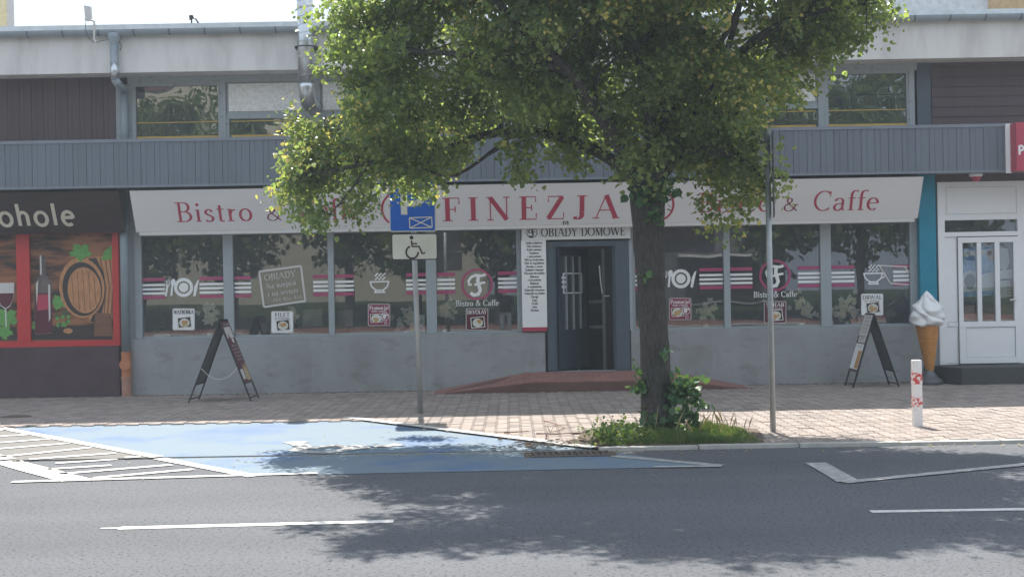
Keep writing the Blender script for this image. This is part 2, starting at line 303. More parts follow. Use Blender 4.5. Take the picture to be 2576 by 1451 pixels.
# ---------------------------------------------------------------- lettering (own stroke letters)
def E(cx, cy, rx, ry, a0, a1, n=14):
    return [(cx + rx*math.cos(R(a0 + (a1-a0)*i/n)), cy + ry*math.sin(R(a0 + (a1-a0)*i/n))) for i in range(n+1)]
X = .62
GL = {
'A': (.92, [('h',[(.07,0),(.46,1)]),('t',[(.47,1),(.85,0)]),('h',[(.2,.36),(.71,.36)])], [(.07,0,.13),(.85,0,.15)]),
'B': (.76, [('t',[(.2,0),(.2,1)]),('c',[(.2,.98)]+E(.40,.75,.22,.23,90,-90)+[(.2,.52)]),('c',[(.2,.52)]+E(.40,.27,.28,.25,90,-90)+[(.2,.02)])], [(.14,0,.12),(.14,1,.12)]),
'C': (.84, [('c',E(.48,.5,.40,.49,48,312,22)),('h',[(.76,.99),(.76,.72)])], []),
'D': (.9, [('t',[(.2,0),(.2,1)]),('c',[(.2,.98)]+E(.38,.5,.44,.48,90,-90,18)+[(.2,.02)])], [(.14,0,.12),(.14,1,.12)]),
'E': (.74, [('t',[(.2,0),(.2,1)]),('h',[(.2,.98),(.66,.98),(.66,.76)]),('h',[(.2,.52),(.5,.52)]),('h',[(.5,.64),(.5,.40)]),('h',[(.2,.02),(.68,.02),(.68,.28)])], [(.14,0,.12),(.14,1,.12)]),
'F': (.70, [('t',[(.2,0),(.2,1)]),('h',[(.2,.98),(.66,.98),(.66,.72)]),('h',[(.2,.50),(.5,.50)]),('h',[(.5,.63),(.5,.37)])], [(.2,0,.19),(.14,1,.12)]),
'G': (.9, [('c',E(.48,.5,.40,.49,48,312,22)),('t',[(.74,.08),(.74,.42)])], [(.74,.42,.13)]),
'H': (.9, [('t',[(.2,0),(.2,1)]),('t',[(.7,0),(.7,1)]),('h',[(.2,.52),(.7,.52)])], [(.2,0,.16),(.2,1,.16),(.7,0,.16),(.7,1,.16)]),
'I': (.42, [('t',[(.21,0),(.21,1)])], [(.21,0,.18),(.21,1,.18)]),
'J': (.52, [('t',[(.34,1),(.34,.3)]),('c',[(.34,.3)]+E(.17,.2,.17,.20,20,-120,10)+[(.05,.1)])], [(.34,1,.19)]),
'K': (.86, [('t',[(.2,0),(.2,1)]),('h',[(.68,1),(.2,.42)]),('t',[(.36,.58),(.74,0)])], [(.2,0,.16),(.2,1,.16),(.7,1,.13),(.74,0,.14)]),
'L': (.7, [('t',[(.2,0),(.2,1)]),('h',[(.2,.02),(.64,.02),(.64,.28)])], [(.14,0,.12),(.2,1,.16)]),
'M': (1.08, [('h',[(.16,0),(.16,1)]),('t',[(.18,1),(.53,.05)]),('h',[(.53,.05),(.88,1)]),('t',[(.9,0),(.9,1)])], [(.16,0,.12),(.12,1,.1),(.9,0,.16),(.94,1,.12)]),
'N': (.98, [('h',[(.16,0),(.16,1)]),('t',[(.16,.98),(.80,.02)]),('h',[(.80,0),(.80,1)])], [(.16,0,.13),(.10,1,.1),(.80,1,.13)]),
'O': (.98, [('c',E(.49,.5,.42,.49,90,450,30))], []),
'P': (.72, [('t',[(.2,0),(.2,1)]),('c',[(.2,.98)]+E(.38,.73,.27,.25,90,-90)+[(.2,.48)])], [(.2,0,.16),(.14,1,.12)]),
'R': (.82, [('t',[(.2,0),(.2,1)]),('c',[(.2,.98)]+E(.38,.74,.25,.24,90,-90)+[(.2,.5)]),('t',[(.40,.5),(.72,.0)])], [(.2,0,.16),(.14,1,.12),(.76,0,.1)]),
'S': (.62, [('c',[(.52,.82)]+E(.30,.74,.2,.25,40,200,10)+[(.34,.5)]+E(.30,.25,.23,.25,40,-150,12))], []),
'T': (.8, [('t',[(.4,0),(.4,1)]),('h',[(.06,.74),(.06,.98),(.74,.98),(.74,.74)])], [(.4,0,.17)]),
'U': (.9, [('t',[(.2,1),(.2,.3)]),('c',[(.2,.3)]+E(.45,.28,.25,.27,180,360)+[(.7,.3)]),('h',[(.7,.3),(.7,1)])], [(.2,1,.16),(.7,1,.13)]),
'V': (.88, [('t',[(.08,1),(.44,.02)]),('h',[(.44,.02),(.80,1)])], [(.08,1,.14),(.80,1,.12)]),
'W': (1.24, [('t',[(.08,1),(.38,.02)]),('h',[(.38,.02),(.62,1)]),('t',[(.62,1),(.9,.02)]),('h',[(.9,.02),(1.18,1)])], [(.08,1,.14),(.62,1,.1),(1.16,1,.12)]),
'Y': (.86, [('t',[(.08,1),(.42,.46)]),('h',[(.78,1),(.42,.46)]),('t',[(.42,.46),(.42,0)])], [(.08,1,.14),(.78,1,.12),(.42,0,.16)]),
'Z': (.80, [('h',[(.12,.74),(.12,.98),(.70,.98)]),('t',[(.66,.96),(.12,.04)]),('h',[(.08,.02),(.72,.02),(.72,.28)])], []),
'a': (.56, [('c',[(.08,X*.78)]+E(.26,X*.72,.18,X*.27,150,20,8)+[(.42,X*.5),(.42,.06),(.52,.02)]),('c',[(.42,X*.58)]+E(.22,X*.27,.16,X*.27,100,300,12)+[(.42,X*.2)])], []),
'b': (.62, [('t',[(.14,0),(.14,1)]),('c',E(.33,X*.5,.22,X*.49,150,-150,18))], [(.1,1,.08)]),
'c': (.52, [('c',E(.29,X*.5,.24,X*.49,50,310,16))], []),
'd': (.64, [('t',[(.48,0),(.48,1)]),('c',E(.29,X*.5,.22,X*.49,30,330,18))], [(.44,1,.08),(.52,0,.08)]),
'e': (.54, [('c',[(.06,X*.56),(.48,X*.56)]+E(.28,X*.5,.22,X*.49,10,310,20))], []),
'f': (.36, [('t',[(.17,0),(.17,.75)]),('c',[(.17,.75)]+E(.34,.80,.17,.20,180,50,10)),('h',[(.02,X),(.36,X)])], [(.17,0,.14)]),
'g': (.58, [('c',E(.27,X*.62,.19,X*.37,90,450,18)),('c',[(.2,.18),(.12,.06),(.4,0)]+E(.28,-.14,.22,.14,60,-240,14)),('h',[(.4,X*.9),(.56,X)])], []),
'h': (.64, [('t',[(.14,0),(.14,1)]),('c',[(.14,X*.6)]+E(.32,X*.68,.17,X*.31,150,0,8)+[(.49,0)])], [(.14,0,.12),(.1,1,.08),(.49,0,.12)]),
'i': (.32, [('t',[(.16,0),(.16,X)]),('d',(.16,.86))], [(.16,0,.13),(.12,X,.08)]),
'j': (.32, [('t',[(.18,-.15),(.18,X)]),('d',(.18,.86)),('c',[(.18,-.15),(.1,-.28),(0,-.24)])], [(.13,X,.08)]),
'k': (.62, [('t',[(.14,0),(.14,1)]),('h',[(.48,X),(.14,X*.4)]),('t',[(.26,X*.55),(.52,0)])], [(.14,0,.12),(.1,1,.08),(.48,X,.1),(.54,0,.1)]),
'l': (.30, [('t',[(.15,0),(.15,1)])], [(.15,0,.13),(.11,1,.08)]),
'm': (.96, [('t',[(.14,0),(.14,X)]),('c',[(.14,X*.6)]+E(.31,X*.68,.16,X*.31,150,0,8)+[(.47,0)]),('c',[(.47,X*.6)]+E(.64,X*.68,.16,X*.31,150,0,8)+[(.80,0)])], [(.14,0,.12),(.1,X,.08),(.47,0,.11),(.80,0,.12)]),
'n': (.64, [('t',[(.14,0),(.14,X)]),('c',[(.14,X*.6)]+E(.32,X*.68,.17,X*.31,150,0,8)+[(.49,0)])], [(.14,0,.12),(.1,X,.08),(.49,0,.12)]),
'o': (.58, [('c',E(.29,X*.5,.24,X*.49,90,450,20))], []),
'p': (.62, [('t',[(.14,-.3),(.14,X)]),('c',E(.33,X*.5,.22,X*.49,150,-150,18))], [(.14,-.3,.12),(.1,X,.08)]),
'r': (.44, [('t',[(.14,0),(.14,X)]),('c',[(.14,X*.55),(.24,X*.9),(.40,X*.93)])], [(.16,0,.15),(.1,X,.08)]),
's': (.46, [('c',[(.38,X*.8)]+E(.22,X*.74,.14,X*.25,40,200,8)+[(.25,X*.5)]+E(.22,X*.25,.17,X*.25,40,-150,10))], []),
't': (.38, [('t',[(.17,.1),(.17,.82)]),('c',[(.17,.1)]+E(.27,.1,.1,.1,180,310,6)),('h',[(.02,X),(.36,X)])], []),
'u': (.64, [('c',[(.14,X),(.14,.2)]+E(.29,.2,.15,.19,180,330,8)),('t',[(.48,0),(.48,X)])], [(.1,X,.08),(.44,X,.08),(.52,0,.08)]),
'w': (.84, [('t',[(.06,X),(.26,.02)]),('h',[(.26,.02),(.42,X)]),('t',[(.42,X),(.6,.02)]),('h',[(.6,.02),(.78,X)])], [(.06,X,.1),(.42,X,.07),(.78,X,.09)]),
'y': (.6, [('t',[(.06,X),(.3,.02)]),('h',[(.54,X),(.3,.02),(.18,-.26),(.06,-.24)])], [(.06,X,.1),(.54,X,.09)]),
'z': (.5, [('h',[(.06,X),(.42,X)]),('t',[(.40,X),(.08,.02)]),('h',[(.06,.02),(.44,.02)])], []),
'&': (.9, [('c',[(.80,.5),(.62,.14)]+E(.36,.24,.27,.23,-30,-200,12)+[(.14,.44),(.42,.62)]+E(.38,.80,.14,.17,-20,200,14)+[(.28,.62),(.84,.02)]),('h',[(.66,.5),(.92,.5)])], []),
'!': (.3, [('t',[(.15,.3),(.15,1)]),('d',(.15,.06))], []),
'.': (.28, [('d',(.12,.06))], []),
'0': (.62, [('c',E(.31,.5,.24,.49,90,450,22))], []),
'1': (.46, [('t',[(.25,0),(.25,1)]),('h',[(.25,.98),(.08,.82)])], [(.25,0,.17)]),
'4': (.62, [('h',[(.42,1),(.06,.3),(.58,.3)]),('t',[(.42,0),(.42,1)])], []),
'5': (.58, [('h',[(.5,.98),(.14,.98),(.11,.54)]),('c',[(.11,.54)]+E(.27,.31,.23,.30,100,-140,14))], []),
'6': (.6, [('c',E(.31,.3,.22,.3,90,450,18)),('c',[(.09,.3)]+E(.42,.4,.33,.58,180,90,8))], []),
'7': (.56, [('h',[(.06,.98),(.52,.98)]),('t',[(.5,.97),(.2,0)])], []),
'8': (.6, [('c',E(.3,.75,.19,.24,90,450,18)),('c',E(.3,.26,.23,.26,90,450,18))], []),
'9': (.6, [('c',E(.3,.7,.22,.29,90,450,18)),('c',[(.52,.7)]+E(.18,.6,.34,.58,0,-90,8))], []),
' ': (.36, [], []),
}
GL['Ą'] = (GL['A'][0], GL['A'][1] + [('h',[(.85,0),(.8,-.12),(.9,-.2)])], GL['A'][2])
GL['Ó'] = (GL['O'][0], GL['O'][1] + [('t',[(.46,1.08),(.58,1.22)])], [])
def twidth(s, sp=.06): return sum(GL[c][0] + sp for c in s) - sp
def text(mb, s, O, ex, ey, nrm, h, width, stem=.13, hair=.04, mono=False, sp=.06, align=0):
    O = Vector(O); ex = Vector(ex); ey = Vector(ey); nrm = Vector(nrm)
    tw = twidth(s, sp); sx = width / tw; k = 0; cx = 0
    st = stem * h; hr = hair * h if not mono else st
    def rib(pts, mode):
        nonlocal k
        k += 1; q = [Vector((a * sx, b * h)) for a, b in pts]; W = []; S = []
        for i in range(len(q)):
            t = q[min(i+1, len(q)-1)] - q[max(i-1, 0)]; t = t.normalized() if t.length else Vector((1, 0))
            w = st if (mode == 't' or mono) else hr if mode == 'h' else hr + (st - hr) * abs(t.y) ** 1.3
            W.append(w / 2); S.append(ex * -t.y + ey * t.x)
        mb.strip([O + ex * p.x + ey * p.y + nrm * (.00025 * (k % 7)) for p in q], W, S)
    for ch in s:
        w, strokes, serifs = GL[ch]
        for md, pts in strokes:
            if md == 'd':
                r = st * .62; k += 1; c = O + ex * ((cx + pts[0]) * sx) + ey * (pts[1] * h) + nrm * (.00025 * (k % 7))
                mb.poly([c + ex * (r*math.cos(a*.6283)) + ey * (r*math.sin(a*.6283)) for a in range(10)])
            else: rib([(cx + a, b) for a, b in pts], md)
        if not mono:
            for x, y, hw in serifs:
                yy = y + (.02 if y < .3 else -.02)
                rib([(cx + x - hw, yy), (cx + x + hw, yy)], 'h')
        cx += w + sp
def text_px(mb, s, x0, x1, yb, yt, Y, **kw):     # upright text, measured box, on the plane of depth Y
    a = P(x0, yb, Y); b = P(x1, yb, Y); m = P((x0+x1)/2, yb, Y)
    h = PZ(x0, yt, Y) - PZ(x0, yb, Y)
    text(mb, s, (a.x, Y, m.z), (1,0,0), (0,0,1), (0,-1,0), h, b.x - a.x, **kw)
def stroke(mb, pts, w, nrm, dz=0):               # ribbon of constant width through world points
    pts = [Vector(p) + Vector(nrm) * dz for p in pts]; S = []
    for i in range(len(pts)):
        t = (pts[min(i+1, len(pts)-1)] - pts[max(i-1, 0)]).normalized(); S.append(Vector(nrm).cross(t))
    mb.strip(pts, [w/2] * len(pts), S)
def stroke_px(mb, pts, wpx, Y, dz=0): stroke(mb, [P(x, y, Y) for x, y in pts], wpx * Y / FPX, (0,-1,0), dz)
def ell_px(mb, cx, cy, rx, ry, Y, n=24, a0=0, rot=0):
    c, s = math.cos(R(rot)), math.sin(R(rot)); pts = []
    for i in range(n):
        a = 2*math.pi*i/n; u, v = rx*math.cos(a), ry*math.sin(a)
        pts.append(P(cx + u*c - v*s, cy + u*s + v*c, Y))
    mb.poly(pts)
def ring_px(mb, cx, cy, r, w, Y, a0=0, a1=360, n=36):
    stroke_px(mb, [(cx + r*math.cos(R(a0+(a1-a0)*i/n)), cy - r*math.sin(R(a0+(a1-a0)*i/n))) for i in range(n+1)], w, Y)
def logo_f(mb, cx, cy, r, Y):                    # the scripted letter in the round emblem
    k = r / 40
    for i, (pts, w) in enumerate([([(26,-30),(14,-26),(-4,-28),(-18,-22),(-26,-10),(-24,2),(-16,0)], 8), ([(4,-26),(2,-10),(6,4),(10,18),(4,30),(-10,33),(-20,26)], 11), ([(-8,2),(4,-2),(26,-6)], 7)]):
        stroke_px(mb, [(cx + a*k, cy + b*k) for a, b in pts], w*k, Y - .0004*i)
def wheelchair(mb, f, w, nrm):                   # f maps icon units (0..1) to world points
    stroke(mb, [f(.33,.74), f(.36,.5), f(.66,.5), f(.80,.2), f(.92,.24)], w, nrm, .0003)
    stroke(mb, [f(.35,.62), f(.58,.62)], w*.8, nrm, .0006)
    stroke(mb, [f(.36 + .26*math.cos(R(a)), .26 + .26*math.sin(R(a))) for a in range(110, 365, 12)], w, nrm, .0009)
    mb.poly([f(.33 + .085*math.cos(a*.5236), .87 + .085*math.sin(a*.5236)) for a in range(12)])
# ---------------------------------------------------------------- ground, road, pavement
YK = 13.41                                     # road edge
YW, YG, YF, YC, YU = 21.80, 21.93, 21.20, 21.28, 21.86
o = MB().box(-600, 600, -600, 900, -.4, -.12).build('ground', M['soil']); tag(o, 'bare ground spreading under the street and buildings', kind='structure')
o = MB().box(-70, 70, -12.5, YK, -.118, 0).build('asphalt_road', M['asphalt']); tag(o, 'grey speckled asphalt road across the foreground', kind='structure'); road = o
def lerp(a, b, t): return a + (b - a) * t
def at_y(a, b, y): return lerp(a, b, (y - a.y) / (b.y - a.y))
bLf, bRf, bLn, bRn = G(30,1078), G(876,1056), G(629,1197), G(1815,1173)
YS = YK + .03
sl_, sr_ = at_y(bLf, bLn, YS), at_y(bRf, bRn, YS)
rl_, rr_ = at_y(bLf, bLn, YK), at_y(bRf, bRn, YK)
def at_z(p, z): return Vector((p.x, p.y, z))
bay = MB().prism([at_z(p, -.1) for p in (sl_, sr_, bRf, bLf)], (0,0,.11)).build('parking_bay', M['kerb']); tag(bay, 'angled disabled parking bay painted worn blue', kind='structure')
MB().poly([at_z(p, .015) for p in (sl_, sr_, bRf, bLf)]).build('blue_paint', M['blue'], bay)
MB().poly([at_z(p, .004) for p in (bLn, bRn, rr_, rl_)]).build('blue_paint', M['blue'], bay)
hst = MB().prism([at_z(p, -.1) for p in (Vector((-14, YS, 0)), sl_ + Vector((-.004,0,0)), bLf + Vector((-.004,0,0)), Vector((-14, bLf.y, 0)))], (0,0,.112)).build('hatched_strip', M['strip']); tag(hst, 'worn grey strip with white hatching left of the blue bay', kind='structure')
pave = MB().box(-70, 70, YK + .02, 40, -.118, -.03).build('pavement', M['bedding']); tag(pave, 'pinkish concrete block pavement in front of the shops', kind='structure')

def seg(mb, a, b, w, z):                       # painted line on the ground
    a = at_z(a, z); b = at_z(b, z); t = (b - a).normalized(); n = Vector((-t.y, t.x, 0)) * w / 2
    N = max(1, int((b - a).length / .25)); vs = []
    for i in range(N + 1):
        p = lerp(a, b, i / N); j = .006
        vs += [p + n * (1 + random.uniform(-j, j)*8), p - n * (1 + random.uniform(-j, j)*8)]
    mb.add(vs, [(2*i, 2*i+1, 2*i+3, 2*i+2) for i in range(N)])
def line(name, a, b, w, z, m, parent=None):
    mb = MB(); seg(mb, a, b, w, z); return mb.build(name, M[m], parent or road)
# bay outline and hatching (pavement part and road part apart, at the seam)
ZP = .019
def split_line(name, a, b, w, m, parent=None):
    a, b = (a, b) if a.y < b.y else (b, a)
    if b.y <= YK: return line(name, a, b, w, .008, m)
    if a.y >= YS: return line(name, a, b, w, ZP, m, bay)
    line(name, a, at_y(a, b, YK), w, .008, m); line(name, at_y(a, b, YS), b, w, ZP, m, bay)
split_line('bay_line', G(-30,1073), G(640,1199), .14, 'line')
line('bay_line', at_y(bRf, bRn, YS), G(872,1055.5), .13, .037, 'line', bay)
line('bay_line', G(1543,1148), G(1815,1172), .13, .008, 'linew')
line('bay_line', G(1644,1175.5), G(1815,1173.5), .1, .009, 'linew')
line('bay_line', G(30,1213.5), G(800,1191), .11, .0095, 'line')
line('bay_line', G(2052,1165), G(2136,1213), .19, .008, 'linew')
line('bay_line', G(2121,1214.7), G(2640,1163), .12, .009, 'linew')
split_line('bay_line', G(-60,1142), G(190,1209), .26, 'line')
for a, b in [((-40,1087),(24,1083)), ((-40,1103),(75,1096)), ((-60,1121),(126,1107)), ((-60,1137),(173,1118)), ((-30,1156),(228,1129)), ((31,1162),(291,1143)), ((140,1166),(354,1152)), ((150,1193),(432,1170)), ((236,1203),(487,1181)), ((120,1181),(280,1171))]:
    split_line('hatch_stripe', G(*a), G(*b), .11, 'line')
line('lane_line', G(300,1328.5), G(990,1311), .11, .004, 'line')
line('lane_line', G(252,1329.5), G(300,1328.5), .06, .004, 'linew')
line('lane_line', G(2190,1287), G(2660,1279.5), .10, .004, 'line')
# worn wheelchair symbol on the blue bay
mb = MB()
def gs(x, y): return at_z(G(644 + x*.3931, 880.6 + y*.3931), .02)
for k, (pts, w) in enumerate([([(190,605),(250,600),(315,602)], .22), ([(250,605),(300,625),(345,640),(440,628),(545,617)], .16), ([(545,622),(600,640),(545,656),(430,668),(300,660),(250,650),(275,640),(345,640)], .15), ([(545,655),(700,636),(690,625),(600,622)], .12), ([(745,628),(830,622),(920,618)], .14), ([(830,632),(900,610),(930,624)], .10)]):
    stroke(mb, [gs(*p) for p in pts], w, (0,0,1), .0006 * k)
mb.build('wheelchair_symbol', M['linew'], bay)

# kerb stones beside the pavement right of the bay
kerb = thing('kerb', 'pale concrete kerb edging the pavement right of the bay', 'kerb', (sr_.x, YK, 0)); del kerb['category']; kerb['kind'] = 'structure'
me = MB().box(0, .985, 0, .12, -.1, .034).mesh('kerb_stone', M['kerb'])
x = sr_.x + .03
while x < 14:
    put('kerb_stone', me, (x, YK + .004 + random.uniform(-.004,.004), random.uniform(-.003,.003)), kerb); x += 1.0

# block paving: bone-shaped blocks, length across the pavement
a_, b_, L_, q1, q2, gp = .0825, .0575, .2, .065, .035, .0035
ring = [(a_-gp, L_/2-gp), (a_-gp, q1), (b_-gp, q2), (b_-gp, -q2), (a_-gp, -q1), (a_-gp, -L_/2+gp), (-a_+gp, -L_/2+gp), (-a_+gp, -q1), (-b_+gp, -q2), (-b_+gp, q2), (-a_+gp, q1), (-a_+gp, L_/2-gp)]
bedX0, bedX1, bedY0, bedY1 = .78, 2.55, YK + .13, 15.35
def in_bay(x, y):
    if y < YS or y > bLf.y + .03: return False
    return x < at_y(bRf, bRn, y).x + .02
cells = []
col_i = 0; x = -10.5
while x < 11:
    y = YK + .12 + (.1 if col_i % 2 else 0)
    while y < YW + .1:
        yc = y + .1
        inbed = bedX0 + .1*math.sin(yc*5) < x < bedX1 + .1*math.sin(yc*4) and yc < bedY1
        lo = YK + .13 if x > sr_.x - .1 else YS + .02
        if not inbed and not in_bay(x, yc) and yc > lo: cells.append((x, yc))
        y += .2
    x += a_ + b_; col_i += 1
cells.sort(key=lambda c: c[1] if abs(c[0] / c[1]) < .375 else 99)
n = 12
mb = MB(); top = [(px*.985, py*.99, .03) for px, py in ring]
mb.add([(px, py, -.03) for px, py in ring] + [(px, py, .026) for px, py in ring] + top,
       [tuple(range(24, 36))] + [(i, (i+1) % n, n + (i+1) % n, n + i) for i in range(n)] + [(n+i, n+(i+1) % n, 2*n+(i+1) % n, 2*n+i) for i in range(n)])
pv_me = mb.mesh('paver', M['paver'])
base_v = np.array(mb.v); base_f = mb.f
for (px, py) in cells[:300]:
    ob = put('paver', pv_me, (px, py, random.uniform(-.003,.003)), pave); ob.rotation_euler = (random.uniform(-.012,.012), random.uniform(-.012,.012), 0)
rest = cells[300:]; vs_, fs_ = [], []
for i, (px, py) in enumerate(rest):
    t = rng.uniform(-.012, .012, 2); v = base_v.copy(); v[:, 2] += v[:, 0]*t[0] + v[:, 1]*t[1] + rng.uniform(-.003, .003)
    vs_.append(v + np.array([px, py, 0])); fs_ += [tuple(k + 36*i for k in f) for f in base_f]
me = bpy.data.meshes.new('pavers'); me.from_pydata(np.concatenate(vs_).tolist(), [], fs_); me.materials.append(M['paver'])
o = bpy.data.objects.new('pavers', me); C.objects.link(o); o.parent = pave; o['kind'] = 'stuff'
# earth bed round the tree
N = 40; pts = []
for i in range(N):
    a = 2*math.pi*i/N; c, s = math.cos(a), math.sin(a); sq = lambda v: math.copysign(abs(v)**.5, v)
    pts.append((1.66 + sq(c)*.98 + .06*math.sin(5*a), 14.43 + sq(s)*.88 + (.06*math.sin(7*a) if s > 0 else 0), .034))
bed = MB().poly(pts).build('earth_bed', M['soil']); tag(bed, 'bare earth bed around the tree at the kerb', kind='structure')
# litter of dry earth left of the bed and along the foot of the walls
xa_r, xd_r = PX(1073, 1000, 21.05), PX(1902, 978, 21.05)
mb = MB()
for i in range(260):
    x = random.gauss(.55, .35); y = random.gauss(13.85, .2); s = random.uniform(.004, .02)
    mb.box(x-s, x+s*1.4, y-s, y+s, .03, .03+s*.6)
for i in range(900):
    x = random.uniform(-8.5, 8.5); y = YW - .02 - abs(random.gauss(0, .05)) - (.78 if xa_r < x < xd_r else 0); s = random.uniform(.004, .016)
    mb.box(x-s*1.5, x+s*1.5, y-s, y+s, .03, .03+s*.5)
o = mb.build('dry_litter', M['soil']); tag(o, 'dry soil crumbs scattered by the tree bed and along the wall foot', kind='stuff')

# ---------------------------------------------------------------- building shell
zC0 = PZ(1288, 166, YC); zC1 = PZ(1288, 68, YC)           # cornice bottom / top
zF1 = PZ(1288, 333, YF); zF0 = PZ(1288, 455, YF)          # fascia top / bottom
BX0, BX1 = -12.5, 12.5
B = thing('shop_building', 'two-storey shop building with pale concrete cornice and grey board fascia', 'building', (0, YW, 0))
MB().box(BX0, BX1, YC - .05, 32, zC1 + .02, zC1 + .12).build('roof', M['gutter'], B)
MB().box(BX0, BX1, YC, YC + .22, zC0, zC1 + .02).build('cornice', M['concrete'], B)
mb = MB(); mb.box(BX0, BX1, YC + .22, 22.4, zC0 + .03, zC0 + .12); mb.build('soffit', M['concrete'], B)
mb = MB(); mb.box(BX0, BX1, YF + .05, 31.9, zF0 + .02, zF0 + .14); mb.box(BX0, BX1, YF + .06, YU + .3, zF1 - .3, zF1 - .12); mb.build('floor_slab', M['wall_in'], B)
mb = MB(); mb.box(BX0, BX0 + .3, YW + .3, 32, 0, zC1); mb.box(BX1 - .3, BX1, YW + .3, 32, 0, zC1); mb.box(BX0 + .3, BX1 - .3, 31.7, 32, 0, zC1); mb.build('rear_wall', M['render'], B)
mb = MB(); mb.box(BX0 + .3, BX1 - .3, 26.5, 26.6, 0, zF0); mb.box(BX0 + .3, BX1 - .3, 25.5, 25.6, zF0 + .14, zC0 + .03); mb.build('inner_wall', M['wall_in'], B)
mb = MB(); mb.box(BX0 + .3, BX1 - .3, YW + .35, 26.5, .0, .16); mb.build('inner_floor', M['floor_in'], B)
mb = MB(); mb.box(-6.55, -6.45, YW + .3, 26.5, 0, zF0); mb.box(6.75, 6.85, YW + .3, 26.5, 0, zF0); mb.build('party_wall', M['wall_in'], B)
# grey fascia of vertical boards
fas = MB().box(BX0, BX1, YF + .03, YF + .06, zF0 + .02, zF1 - .02).build('fascia', M['fascia'], B)
MB().box(BX0, BX1, YF - .012, YF + .07, zF1 - .05, zF1).build('top_rail', M['rail'], fas)
MB().box(BX0, BX1, YF - .012, YF + .06, zF0, zF0 + .035).build('bottom_rail', M['rail'], fas)
bw = 34.2 * YF / FPX
def board_mesh(w, h, nm, m, vertical=True, d=.016):
    mb = MB(); g = .002; c = .005
    if vertical: prof = [(-w/2+g, .028), (-w/2+g, c), (-w/2+g+c, 0), (-w*.12, 0), (-w*.10, .005), (-w*.08, 0), (w/2-g-c, 0), (w/2-g, c), (w/2-g, .028)]; mb.prism([(x, y, 0) for x, y in prof], (0, 0, h))
    else:
        prof = [(.03, 0), (.002, 0), (d + .008, h - g), (.03, h - g)]; mb.prism([(0, y, z) for y, z in prof], (w, 0, 0))
    return mb.mesh(nm, m)
bm_ = board_mesh(bw, zF1 - zF0 - .085, 'board', M['fascia'])
x = BX0 + bw
while x < BX1: put('board', bm_, (x, YF + random.uniform(0, .003), zF0 + .035), fas); x += bw
# upper storey, left: brown vertical boards
xl0, xl1 = BX0, PX(291, 270, YU)
z0u, z1u = zF1 - .12, zC0 + .03
ub = MB().box(xl0, xl1, YU + .03, YU + .1, z0u, z1u).build('board_wall', M['brownboard'], B, label='dark brown vertical board cladding, upper left')
w2 = 30.2 * YU / FPX; bm2 = board_mesh(w2, z1u - z0u, 'board', M['brownboard']); x = xl1 - w2/2
while x > xl0: put('board', bm2, (x, YU + random.uniform(0,.004), z0u), ub); x -= w2
# upper storey, right: brown horizontal boards
xr0 = PX(2344, 240, YU); rb = MB().box(xr0, BX1, YU + .03, YU + .1, z0u, z1u).build('board_wall', M['brownboard'], B, label='dark brown horizontal board cladding, upper right')
hh = 25.0 * YU / FPX; bm3 = board_mesh(BX1 - xr0, hh, 'board', M['brownboard'], False); z = z0u
while z < z1u - hh*.6: put('board', bm3, (xr0, YU - .012, z), rb); z += hh
MB().box(PX(2308, 240, YU), xr0 - .004, YU + .02, YU + .12, z0u, z1u).build('corner_post', M['framedark'], B)
# upper windows
xw0, xw1 = PX(322, 270, YU), PX(2308, 240, YU)
bayw = (PX(2072, 240, YU) - PX(568, 270, YU)) / 6.33
posts = [PX(568, 270, YU) + bayw * k for k in range(0, 8)]
posts = [p for p in posts if p < PX(2060, 240, YU) - .6] + [PX(2072, 240, YU)]
edges = [xw0 + .05] + posts + [xw1 - .05]
MB().box(xw0, xw1, YU + .0, YU + .09, z1u - .12, z1u).build('window_head', M['frameold'], B)
mb = MB(); mb.box(xl1 + .003, xw0 + .05, YU - .0, YU + .14, z0u, z1u - .122); mb.build('wall_strip', M['frameold'], B)
for i in range(len(edges) - 1):
    xa, xb = edges[i], edges[i+1]
    half = (i == 1 or i == len(edges) - 3 + 0 or 1 < i < len(edges) - 3)
    w = MB().box(xb - .09, xb + .0, YU - .01, YU + .08, z0u, z1u - .122).build('window', M['frameold'], B)
    zz0, zz1 = z0u, z1u - .122
    zm = lerp(zF1, zz1, .42)
    a, b = xa + .004, xb - .094
    if half or i == len(edges) - 2 - 1:
        MB().box(a, b, YU + .0, YU + .07, zm - .03, zm + .05).build('transom', M['frameold'], w)
        pnl = MB().box(a + .04, b - .04, YU + .012, YU + .05, zm + .09, zz1 - .02).build('panel', M['roughpanel'], w)
        MB().box(a, b, YU + .03, YU + .06, zm + .052, zz1).build('panel_backing', M['frameold'], w)
        mb = MB(); mb.poly([(a, YU + .04, zz0), (b, YU + .04, zz0), (b, YU + .04, zm - .032), (a, YU + .04, zm - .032)]); mb.build('pane', M['glass_up'], w)
        mb = MB(); mb.box(a, a + .045, YU + .0, YU + .06, zz0, zm - .032); mb.build('frame', M['frameold'], w)
    else:
        mb = MB(); mb.poly([(a + .07, YU + .04, zz0), (b - .03, YU + .04, zz0), (b - .03, YU + .04, zz1 - .04), (a + .07, YU + .04, zz1 - .04)]); mb.build('pane', M['glass_up'], w)
        mb = MB(); mb.box(a, a + .07, YU + .0, YU + .06, zz0, zz1); mb.box(b - .03, b, YU + .0, YU + .06, zz0, zz1); mb.box(a + .072, b - .032, YU + .0, YU + .06, zz1 - .04, zz1); mb.build('frame', M['frameold'], w)
    mb = MB(); mb.box(a + .072, b - .032, YU + .025, YU + .036, zF1 + .08, zF1 + .115); mb.box(a + .072, b - .032, YU + .025, YU + .036, zF1 + .33, zF1 + .345); mb.build('bar', M['yellow'], w)
